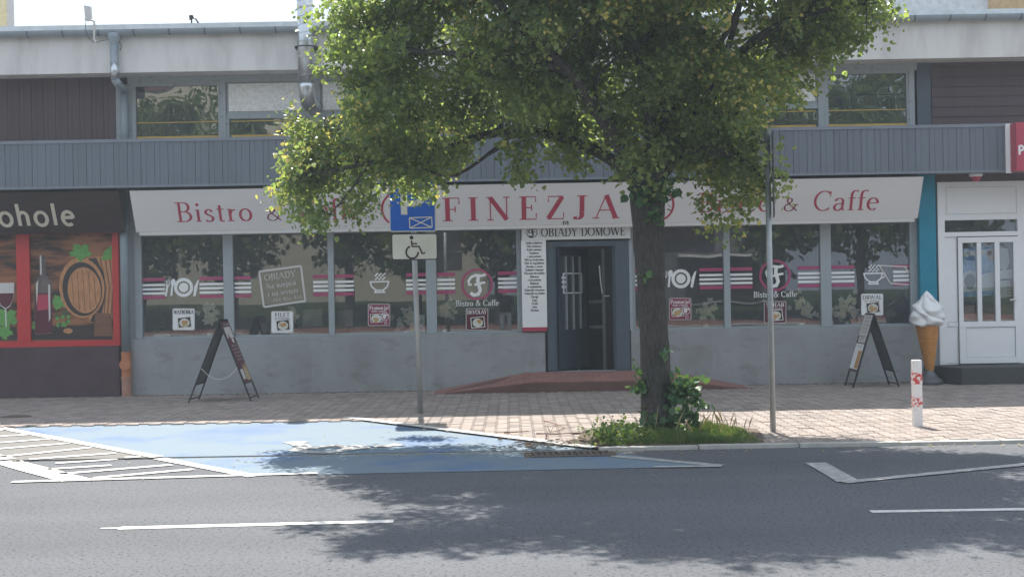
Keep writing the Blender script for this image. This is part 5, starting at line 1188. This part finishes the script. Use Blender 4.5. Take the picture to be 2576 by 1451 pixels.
for k, (z0, z1) in enumerate(((0, .15), (.16, .33))):
    f = MB().box(q.x - .11, q.x + .11, q.y, q.y + .01, q.z + z0, q.z + z1).build('sheet', M['white'], t)
    mb = MB(); mb.box(q.x - .08, q.x + .08, q.y - .002, q.y - .001, q.z + z0 + .03, q.z + z0 + .045); mb.box(q.x - .08, q.x + .08, q.y - .002, q.y - .001, q.z + z0 + .07, q.z + z0 + .085); mb.box(q.x - .06, q.x + .06, q.y - .002, q.y - .001, q.z + z0 + .11, q.z + z0 + .12); mb.build('text_lines', M['greywall'], f)
# tables and chairs inside, dim
def table(x, y, lb):
    t = thing('cafe_table', lb, 'table', (x, y, .16), 'cafe tables inside')
    MB().box(x-.4, x+.4, y-.35, y+.35, .88, .92).build('table_top', M['wood'], t); MB().tube([(x,y,.16),(x,y,.88)], .03, 10).build('leg', M['black'], t)
    for s in (-1, 1):
        c = thing('chair', 'wooden chair ' + ('right' if s > 0 else 'left') + ' of the ' + lb, 'chair', (x + s*.65, y, .16), 'chairs inside')
        MB().box(x+s*.65-.2, x+s*.65+.2, y-.2, y+.2, .6, .64).build('seat', M['wood'], c); MB().box(x+s*.85-.02, x+s*.85+.02, y-.2, y+.2, .65, 1.1).build('backrest', M['wood'], c)
        for dx in (-.17, .17):
            for dy in (-.17, .17): MB().box(x+s*.65+dx-.02, x+s*.65+dx+.02, y+dy-.02, y+dy+.02, .16, .6).build('leg', M['wood'], c)
table(-4.6, 23.3, 'cafe table inside the leftmost windows'); table(-2.0, 23.5, 'cafe table inside behind the parking sign'); table(4.2, 23.4, 'cafe table inside the right windows')

# ---------------------------------------------------------------- lime tree
TY = 14.85
tb = G(1652, 1097, .03)
tr = thing('lime_tree', 'lime tree in bloom with dark trunk standing at the kerb', 'tree', tb)
def T(x, y, dy=0): return P(x, y, TY + dy)
def limb(mb, pts, r0, r1, n=10):
    P_ = [T(*p) if len(p) < 4 else T(*p[:3]) for p in pts]; Q = []
    m = len(P_); SUB = 5
    for i in range(m - 1):
        a, b, c, d = P_[max(i-1,0)], P_[i], P_[i+1], P_[min(i+2,m-1)]
        for k in range(SUB):
            s = k / SUB; Q.append(.5*((2*b) + (c-a)*s + (2*a-5*b+4*c-d)*s*s + (3*b-a-3*c+d)*s**3))
    Q.append(P_[-1]); R_ = [lerp(r0, r1, i/(len(Q)-1)) for i in range(len(Q))]
    Q = [q + Vector((random.uniform(-1,1), random.uniform(-1,1), 0))*min(.012, r*.12) for q, r in zip(Q, R_)]
    mb.tube(Q, R_, n); return Q
# trunk with bumps and root flare
nt_, nth = 46, 22; vs_ = []; fs_ = []
cl_ = [(0,1652,1105,.225),(.06,1652,1080,.185),(.2,1650,980,.163),(.4,1644,850,.155),(.6,1638,720,.152),(.8,1632,590,.165),(.92,1630,500,.195),(1,1632,430,.20)]
fx = [c[0] for c in cl_]
for i in range(nt_ + 1):
    f = i / nt_; px, py, r = (float(np.interp(f, fx, [c[k] for c in cl_])) for k in (1, 2, 3)); c = T(px, py)
    if i == 0: c.z = min(c.z, .0)
    for k in range(nth):
        th = 2*math.pi*k/nth
        rr_ = r * (1 + .05*math.sin(3*th + 5*f) + .04*math.sin(7*th + 23*f) + random.uniform(-.028, .028) + (.12*max(0, 1 - f*12)*math.sin(5*th)))
        vs_.append((c.x + rr_*math.cos(th), c.y + rr_*math.sin(th), c.z))
for i in range(nt_):
    for k in range(nth): fs_.append((i*nth+k, i*nth+(k+1) % nth, (i+1)*nth+(k+1) % nth, (i+1)*nth+k))
mb = MB(); mb.add(vs_, fs_); mb.build('trunk', M['bark'], tr, smooth=True)
mb = MB(); SK = []
limbs = [([(1625,470,0),(1570,390,-.1),(1515,300,-.4),(1420,175,-.9),(1300,60,-.9),(1180,-80,-.9)], .095, .03),
 ([(1632,470,.05),(1650,330,.5),(1660,150,.8),(1640,-50,.6),(1620,-300,-.5),(1610,-480,-.5)], .14, .02),
 ([(1645,460,0),(1720,350,.7),(1800,220,.9),(1890,110,.3),(2020,40,.3),(2180,10,.2)], .10, .02),
 ([(1600,450,0),(1480,370,.3),(1300,330,.4),(1100,370,.2),(930,410,.1),(780,440,.1)], .075, .015),
 ([(1650,440,.1),(1740,380,0),(1840,390,0),(1900,430,0),(1930,480,0)], .06, .012),
 ([(1420,175,-.9),(1290,150,-.9),(1170,138,-.9),(1050,130,-.6),(900,120,-.2)], .05, .015),
 ([(1645,430,0),(1630,300,-.2),(1600,120,-.4),(1540,-100,-.9)], .06, .02),
 ([(1640,430,.2),(1660,300,1.0),(1690,120,1.7),(1720,-80,2.0)], .08, .02),
 ([(1515,300,-.4),(1500,200,-.6),(1560,140,-.6)], .025, .012), ([(1700,370,.2),(1760,290,0),(1900,290,-.3)], .035, .012),
 ([(1650,330,.4),(1760,180,.2),(1850,40,-.4),(1900,-120,-.8)], .05, .02), ([(1800,220,.3),(1850,60,.3),(1900,-150,.2)], .05, .015),
 ([(1300,330,.4),(1150,440,.2),(1060,420,0)], .025, .008), ([(930,410,.1),(880,480,0),(830,540,0)], .018, .006)]
for pts, r0, r1 in limbs: SK += limb(mb, pts, r0, r1, 9)
mb.build('limbs', M['bark'], tr, smooth=True)
SKa = np.array([tuple(p) for p in SK])
# crown: leaf sprays through the volume of many lobes
lobes = [(860,385,15.5,150,92,1.0),(815,448,15.2,88,55,.8),(778,420,15.5,58,55,.7),(825,520,15.0,38,42,.35),(780,505,15.0,40,30,.3),(925,225,15.7,95,95,1.1),(915,60,15.6,105,110,1.2),
 (1050,310,15.2,170,115,1.5),(1050,100,15.2,190,150,1.7),(1300,245,15.0,210,125,1.8),(1300,60,14.9,240,170,2.1),(1550,255,15.2,210,130,1.8),(1600,60,14.9,250,190,2.3),
 (1800,280,15.4,165,140,1.6),(1885,405,15.2,100,85,.9),(1845,485,15.0,66,56,.45),(1840,515,14.9,48,34,.3),(1900,150,15.5,150,130,1.4),(1930,330,14.3,55,110,.5),(2070,70,15.3,105,70,.9),(2190,25,15.3,100,50,.8),(2060,115,15.4,50,48,.5),(2130,100,15.2,36,40,.4),
 (1010,405,15.2,80,42,.7),(1110,395,15.0,50,36,.6),(1330,390,14.9,40,55,.4),(1440,390,15.0,36,55,.4),(1640,395,14.6,60,55,.5),(1730,385,15.2,50,40,.6),(900,500,15.0,22,28,.25),
 (1250,-150,14.8,300,170,2.2),(1650,-170,14.7,330,190,2.6),(1950,-110,15.2,220,150,1.8),(1450,-330,14.5,280,180,2.2),(1750,-350,14.6,260,180,2.1),(1600,-520,14.4,220,150,1.6),(1040,-100,15.3,150,110,1.3),(2150,-60,15.2,120,60,1.0),(2040,-310,13.2,190,150,1.2),(950,-320,13.2,140,90,.8),(1250,-330,13.4,200,130,1.2),(1600,-250,13.0,300,200,1.3),(1030,445,16.6,46,30,.3)]
cl_pts = []; cl_out = []
for (x, y, Y, rxp, rzp, ry) in lobes:
    c = np.array(P(x, y, Y)); r = np.array([max(rxp*Y/FPX - .08, .08), ry * (.85 if y > -90 else 1), max(rzp*Y/FPX - .10, .06)])
    area = (r[0]*r[1] + r[0]*r[2] + r[1]*r[2]) * 4.2
    n = int(area * (17 if y > -90 else 27)) + 8
    d = rng.normal(size=(n, 3)); d /= np.linalg.norm(d, axis=1)[:, None]
    rad = np.where(rng.random(n) < .72, rng.uniform(.82, 1.06, n), rng.uniform(.3, .85, n))
    # sprays gathered in clumps
    m_ = max(4, n // 6); ci_ = rng.integers(0, m_, n); cc = c + d[:m_] * r * rad[:m_, None]
    p = cc[ci_] + rng.normal(size=(n, 3)) * np.array([.13, .13, .11]); dd = d[:m_][ci_] + rng.normal(size=(n, 3)) * .35; dd /= np.linalg.norm(dd, axis=1)[:, None]
    cl_pts.append(p); cl_out.append(dd)
cp_ = np.concatenate(cl_pts); co_ = np.concatenate(cl_out)
# uneven density: clear some pockets
h = np.sin(cp_[:,0]*4.1 + 1.3*np.sin(cp_[:,2]*3.3)) + np.sin(cp_[:,2]*5.2 + cp_[:,1]*2.7) + np.sin(cp_[:,1]*4.7 - cp_[:,0]*2.1)
keep = h > -1.25
cp_, co_ = cp_[keep], co_[keep]
def leaves(centres, outs, per, spread, size, seed, droop=.5):
    r = np.random.default_rng(seed); n = len(centres) * per
    c = np.repeat(centres, per, 0) + r.normal(size=(n, 3)) * spread; o = np.repeat(outs, per, 0)
    tip = o * .5 + r.normal(size=(n, 3)) * .7 + np.array([0, 0, -droop]); tip /= np.linalg.norm(tip, axis=1)[:, None]
    up = o * .35 + np.array([0, 0, .75]) + r.normal(size=(n, 3)) * .55
    side = np.cross(tip, up); side /= np.linalg.norm(side, axis=1)[:, None] + 1e-9
    nr = np.cross(side, tip); s = (size * r.uniform(.5, 1.3, n))[:, None]
    shape_ = [(0,0,0), (-.42,.18,.10), (-.44,.55,.10), (0,1.0,-.06), (.44,.55,.10), (.42,.18,.10)]
    v = np.stack([c + side*(a*s) + tip*(b*s) + nr*(k*s) for a, b, k in shape_], 1).reshape(-1, 3)
    return v, n
def leaf_object(name, v, n, m, parent):
    me = bpy.data.meshes.new(name); idx = np.arange(n)[:, None] * 6
    q = np.concatenate([idx + np.array([[0,1,2,3]]), idx + np.array([[0,3,4,5]])], 1).reshape(-1)
    me.vertices.add(len(v)); off = np.array(WL[parent.name]) if parent else 0
    me.vertices.foreach_set('co', (v - off).astype(np.float32).ravel()); me.loops.add(len(q)); me.loops.foreach_set('vertex_index', q.astype(np.int32))
    me.polygons.add(2*n); me.polygons.foreach_set('loop_start', (np.arange(2*n)*4).astype(np.int32)); me.polygons.foreach_set('loop_total', np.full(2*n, 4, np.int32))
    me.materials.append(m); me.update(calc_edges=True); me.validate()
    o = bpy.data.objects.new(name, me); C.objects.link(o)
    if parent: o.parent = parent
    WL[o.name] = WL[parent.name].copy() if parent else Vector(); return o
v, n = leaves(cp_, co_, 44, .088, .057, 3)
leaf_object('crown', v, n, M['leaf'], tr)
hb3 = np.sin(cp_[:,0]*2.3 + 2) + np.sin(cp_[:,2]*2.9 + cp_[:,0]) + .5*rng.normal(size=len(cp_))
sunny = (cp_[:,0] < -1.25) | ((cp_[:,0] > .9) & (cp_[:,2] > 4.3))  # sides where extra pale bracts also stand in for sunlit leaf tips
outer = ((hb3 > .55) | (sunny & (hb3 > -.7))) & (co_[:,2] > -.45)
v, n = leaves(cp_[outer] + co_[outer]*.08, co_[outer], 9, .08, .05, 9, .9); leaf_object('blossom_and_sun_tips', v, n, M['bract'], tr)
# twigs joining sprays to the limbs
mb = MB(); idx = rng.choice(len(cp_), 520, replace=False)
for i in idx:
    p = cp_[i]; d = np.linalg.norm(SKa - p, axis=1); j = int(np.argmin(d + (SKa[:, 2] > p[2]) * .15)); q = Vector(SKa[j]); p = Vector(p)
    if (p - q).length < 1.6: mb.tube([q, lerp(q, p, .5) + Vector((0,0,.06)), p], [.012, .008, .003], 4, cap=False)
mb.build('twigs', M['bark'], tr)['kind'] = 'stuff'
# basal shoots and stray leaves on the trunk
cs = []; os_ = []
for (x, y, rx_, ry_, n, dy) in ((1720,1020,50,60,100,-.12),(1705,960,28,32,28,-.1),(1655,1060,40,30,34,-.2),(1608,972,16,14,18,-.05),(1600,925,12,18,6,0),(1752,970,20,24,7,0),(1632,690,8,10,6,-.2),(1680,880,6,8,4,-.12),(1590,480,12,28,8,-.1),(1690,470,14,36,10,-.1),(1640,478,46,34,60,-.2),(1655,540,34,30,9,-.2)):
    for k in range(n):
        a = random.uniform(0, 6.28); q = math.sqrt(random.random()); p = P(x + rx_*q*math.cos(a), y + ry_*q*math.sin(a), TY + dy + random.uniform(-.12,.12)); p.z = max(p.z, .06)
        cs.append(p); os_.append((random.uniform(-.4,.4), -.8, .2))
v, n = leaves(np.array([tuple(p) for p in cs]), np.array(os_), 2, .03, .085, 11, .4); leaf_object('basal_shoots', v, n, M['sucker'], tr)['kind'] = 'stuff'
mb = MB()
for (a, b) in (((1668,1090),(1700,960)),((1668,1090),(1735,1000)),((1660,1095),(1755,975)),((1640,1000),(1600,910)),((1668,1090),(1690,1010))): mb.tube([P(*a, TY-.12), lerp(P(*a, TY-.15), P(*b, TY-.15), .5) + Vector((.03,0,.02)), P(*b, TY-.12)], [.008,.006,.003], 5)
mb.build('shoot_stems', M['sucker'], tr)

# ---------------------------------------------------------------- grass and weeds in the bed
def blades(n, X0, X1, Y0, Y1, h0, h1, w, m, name, label, seed):
    r = np.random.default_rng(seed); x = r.uniform(X0, X1, n); y = Y0 + (Y1-Y0)*r.random(n); h = r.uniform(h0, h1, n) * (.75 + .35*np.sin(x*6 + y*3))
    # thinner towards the rim
    e = np.minimum(np.minimum(x - X0, X1 - x)/.35, 1); kp = r.random(n) < .25 + .75*e; x, y, h = x[kp], y[kp], h[kp]; n = len(x); h = h*(.5 + .5*e[kp])
    a = r.uniform(0, 6.28, n); lean = r.uniform(.1, .7, n)*h; dx, dy = np.cos(a)*lean, np.sin(a)*lean; ww = w*r.uniform(.6, 1.3, n); px, py = -np.sin(a)*ww, np.cos(a)*ww
    z = np.full(n, .034)
    v = np.stack([np.stack([x+px, y+py, z],1), np.stack([x-px, y-py, z],1), np.stack([x+dx*.4-px*.7, y+dy*.4-py*.7, z+h*.6],1), np.stack([x+dx, y+dy, z+h],1), np.stack([x+dx*.4+px*.7, y+dy*.4+py*.7, z+h*.6],1)], 1).reshape(-1, 3)
    f = [tuple(5*i + k for k in range(5)) for i in range(n)]
    me = bpy.data.meshes.new(name); me.from_pydata(v.tolist(), [], f); me.materials.append(M[m]); o = bpy.data.objects.new(name, me); C.objects.link(o); return tag(o, label, 'grass', kind='stuff')
blades(11000, .86, 2.5, 13.6, 15.05, .03, .115, .004, 'grass', 'grass', 'green grass tufts growing around the tree foot', 1)
blades(90, 1.2, 2.6, 14.2, 15.2, .18, .36, .0008, 'dry', 'dry_grass', 'tall dry grass stalks around the tree foot', 2)
r_ = np.random.default_rng(5); pts = np.stack([r_.normal(1.1, .16, 420), r_.uniform(13.65, 14.5, 420), .05 + np.abs(r_.normal(0, .07, 420))], 1)
v, n = leaves(pts, np.tile([0,-.5,.6], (420,1)), 3, .02, .035, 6, -.1); o = leaf_object('weeds', v, n, M['grass'], None); tag(o, 'low leafy green weeds at the left of the bed', 'weeds', kind='stuff')

r_ = np.random.default_rng(15); k_ = 520
pts = np.stack([r_.normal(1.6, 2.2, k_), np.where(r_.random(k_) < .55, 13.33 - np.abs(r_.normal(0, .12, k_)), r_.normal(14.6, 1.2, k_)), np.zeros(k_)], 1)
pts[:, 2] = np.where(pts[:, 1] > 13.41, .04, .012); pts = pts[(pts[:, 1] < 20) & (pts[:, 1] > 11)]
v, n = leaves(pts, np.tile([0, 0, 1.0], (len(pts), 1)), 1, .0, .032, 16, .35); v[:, 2] = np.repeat(pts[:, 2], 6) + (v[:, 2] - np.repeat(pts[:, 2], 6)) * .18 + .004
o = leaf_object('leaf_litter', v, n, M['dry'], None); tag(o, 'dry fallen leaves scattered along the kerb and paving', 'leaves', kind='stuff')

# ---------------------------------------------------------------- houses behind the roof
hb_ = thing('apartment_block', 'cream and yellow apartment block corner behind the roof, upper left', 'building', P(0, 60, 45))
q = P(33, 58, 45); xw = PX(18, 30, 45)
MB().box(-24, xw, 45, 45.1, 0, 18).build('wall', mat('cream_wall', (.85,.72,.40), .9), hb_); MB().box(xw + .002, q.x, 44.98, 45.12, 0, 18).build('corner_pilaster', M['offwhite'], hb_)
hb2 = thing('rendered_house', 'pale and ochre rendered house rising behind the roof, upper right', 'building', P(2486, 30, 40))
xm = PX(2486, 10, 40); MB().box(PX(2240, 10, 40), xm, 40, 52, 0, 15).build('wall', mat('pale_wall', (.62,.65,.68), .9), hb2, label='pale grey wall section'); MB().box(xm + .002, 24, 39.8, 52, 0, 15).build('wall', mat('ochre_wall', (.52,.36,.17), .9), hb2, label='ochre wall section')
# ---------------------------------------------------------------- the far side of the street (seen mirrored in the glass)
o = MB().box(-70, 70, -13, -12.5, -.118, .08).build('opposite_kerb', M['kerb']); tag(o, 'pale kerb on the far side of the street', kind='structure')
o = MB().box(-70, 70, -24, -13.002, -.118, .05).build('opposite_pavement', M['bricktop']); tag(o, 'reddish pavement on the far side of the street', kind='structure')
mb = MB(); mb.add([(-70,-24,.05),(70,-24,.05),(70,-34,1.1),(-70,-34,1.1),(-70,-90,1.3),(70,-90,1.3)], [(1,0,3,2),(2,3,4,5)]); o = mb.build('opposite_lawn', M['lawn']); tag(o, 'green lawn rising on the far side of the street', kind='structure')
ob = thing('yellow_house', 'long yellow house across the street mirrored in the windows', 'building', (-10, -44, 1.2))
MB().box(-30, -1.5, -54, -44, 1, 17).build('wall', M['yellowwall'], ob); MB().box(-31, -1, -55, -43.5, 17, 18.5).build('roof', M['brick'], ob)
for k in range(5):
    w = MB().box(-22 + 4.2*k, -20.5 + 4.2*k, -43.98, -43.9, 5.6, 7.2).build('window', M['framegrey'], ob); MB().box(-21.9 + 4.2*k, -20.6 + 4.2*k, -43.89, -43.88, 5.7, 7.1).build('pane', M['hoop'], w)
og = thing('grey_shop', 'grey shop with dark signboard across the street mirrored in the glass', 'building', (10, -30, .5))
MB().box(5, 15, -40, -30, .5, 7).build('wall', M['greywall'], og); MB().box(5.5, 11, -29.9, -29.6, 4.2, 5.6).build('signboard', M['hoop'], og); MB().box(9, 14.5, -29.9, -29, 3.3, 3.45).build('awning', M['white'], og); MB().box(9.6, 13.6, -29.9, -29.8, .9, 2.2).build('banner', M['hoop'], og); MB().box(9.5, 13.7, -29.9, -29.85, .8, .9).build('banner_edge', M['white'], og)
def far_tree(x, y, h, r, lb, seed):
    t = thing('street_tree', lb, 'tree', (x, y, 0), 'trees across the street')
    MB().tube([(x,y,0),(x+.1,y,h*.5),(x,y,h*.8)], [.22,.16,.08], 8).build('trunk', M['bark'], t)
    rg = np.random.default_rng(seed); n = 900; d = rg.normal(size=(n,3)); d /= np.linalg.norm(d, axis=1)[:,None]
    p = np.array([x, y, h*.57]) + d*np.array([r, r, h*.37])*(rg.uniform(.35,1.05,n)[:,None])
    v, k = leaves(p, d, 9, .25, .30, seed); leaf_object('crown', v, k, M['hedge'], t)
for k, (x, y, h, r, lb) in enumerate(((-22,-24,13,3.6,'tall street tree at the far left across the road'), (-17.5,-20,12,3.4,'street tree mirrored in the leftmost window'), (-13,-19,12,3.0,'street tree mirrored above the tilted notice'), (-8.2,-24,13,2.6,'street tree before the yellow house'), (-4.5,-20,12,2.4,'street tree mirrored behind the parking sign'), (-.6,-21,13,2.6,'street tree mirrored left of the entrance'), (4,-24,12,2.6,'street tree left of the grey shop'), (12.5,-19,13,2.4,'slim street tree before the grey shop'), (16.5,-20,14,3.2,'street tree right of the grey shop'), (21,-22,14,3.6,'rightmost street tree across the road'))):
    far_tree(x, y, h, r, lb, 21 + k)
# photographer, mirrored in the fourth pane
def person(loc):
    x, y, _ = loc
    t = thing('person', 'person in black shirt and grey jeans holding up a phone', 'person', loc)
    J = {'pel':(0,0,.93,.15),'sp':(0,0,1.15,.15),'ch':(0,.02,1.36,.17),'nk':(0,.02,1.5,.06),'hd':(0,.03,1.62,.10),'ht':(0,.03,1.74,.07),
         'ls':(-.19,.02,1.42,.07),'le':(-.27,.16,1.2,.05),'lh':(-.06,.32,1.42,.035),'rs':(.19,.02,1.42,.07),'re':(.27,.16,1.2,.05),'rh':(.06,.32,1.42,.035),
         'lp':(-.1,0,.86,.1),'lk':(-.11,.02,.48,.07),'la':(-.11,-.02,.1,.05),'lt':(-.11,.14,.05,.04),'rp':(.1,0,.86,.1),'rk':(.11,.02,.48,.07),'ra':(.11,-.02,.1,.05),'rt':(.11,.14,.05,.04)}
    ed = [('pel','sp'),('sp','ch'),('ch','nk'),('nk','hd'),('hd','ht'),('ch','ls'),('ls','le'),('le','lh'),('ch','rs'),('rs','re'),('re','rh'),('pel','lp'),('lp','lk'),('lk','la'),('la','lt'),('pel','rp'),('rp','rk'),('rk','ra'),('ra','rt')]
    ks = list(J); me = bpy.data.meshes.new('body'); me.from_pydata([J[k][:3] for k in ks], [(ks.index(a), ks.index(b)) for a, b in ed], [])
    o = bpy.data.objects.new('body', me); C.objects.link(o); o.parent = t
    s = o.modifiers.new('skin', 'SKIN'); sv = me.skin_vertices[0].data
    for i, k in enumerate(ks): sv[i].radius = (J[k][3],) * 2; sv[i].use_root = (k == 'pel')
    o.modifiers.new('sub', 'SUBSURF').levels = 2
    m = bpy.data.materials.new('clothes'); m.use_nodes = True; n = m.node_tree; bs = n.nodes['Principled BSDF']; bs.inputs['Roughness'].default_value = .9
    g = n.nodes.new('ShaderNodeTexCoord'); sx_ = n.nodes.new('ShaderNodeSeparateXYZ'); r = n.nodes.new('ShaderNodeValToRGB'); r.color_ramp.interpolation = 'CONSTANT'
    e = r.color_ramp.elements; e[0].position = 0; e[0].color = (.03,.03,.03,1); e[1].position = .05; e[1].color = (.24,.26,.29,1); q = e.new(.5); q.color = (.012,.012,.014,1); q = e.new(.83); q.color = (.5,.3,.22,1); q = e.new(.95); q.color = (.04,.025,.015,1)
    mr = n.nodes.new('ShaderNodeMath'); mr.operation = 'DIVIDE'; mr.inputs[1].default_value = 1.8
    n.links.new(g.outputs['Object'], sx_.inputs[0]); n.links.new(sx_.outputs[2], mr.inputs[0]); n.links.new(mr.outputs[0], r.inputs[0]); n.links.new(r.outputs[0], bs.inputs[0]); me.materials.append(m)
person((-.22, -.75, 0))

# ---------------------------------------------------------------- thin air volume added to stand in for lens veiling glare
hz = MB().box(-650, 650, -650, 950, -1.4, 21).build('lens_veil', mat('lens_veil_air', (.9,.9,.9)))
hm = bpy.data.materials.new('lens_veil'); hm.use_nodes = True; hn = hm.node_tree; hn.nodes.clear()
ho = hn.nodes.new('ShaderNodeOutputMaterial'); hv = hn.nodes.new('ShaderNodeVolumePrincipled'); hv.inputs['Color'].default_value = (.78,.89,1,1); hv.inputs['Density'].default_value = .0018; hv.inputs['Anisotropy'].default_value = .15
hn.links.new(hv.outputs[0], ho.inputs['Volume']); hz.data.materials.clear(); hz.data.materials.append(hm)
tag(hz, 'thin pale veil added to the street air in place of lens glare', kind='stuff')
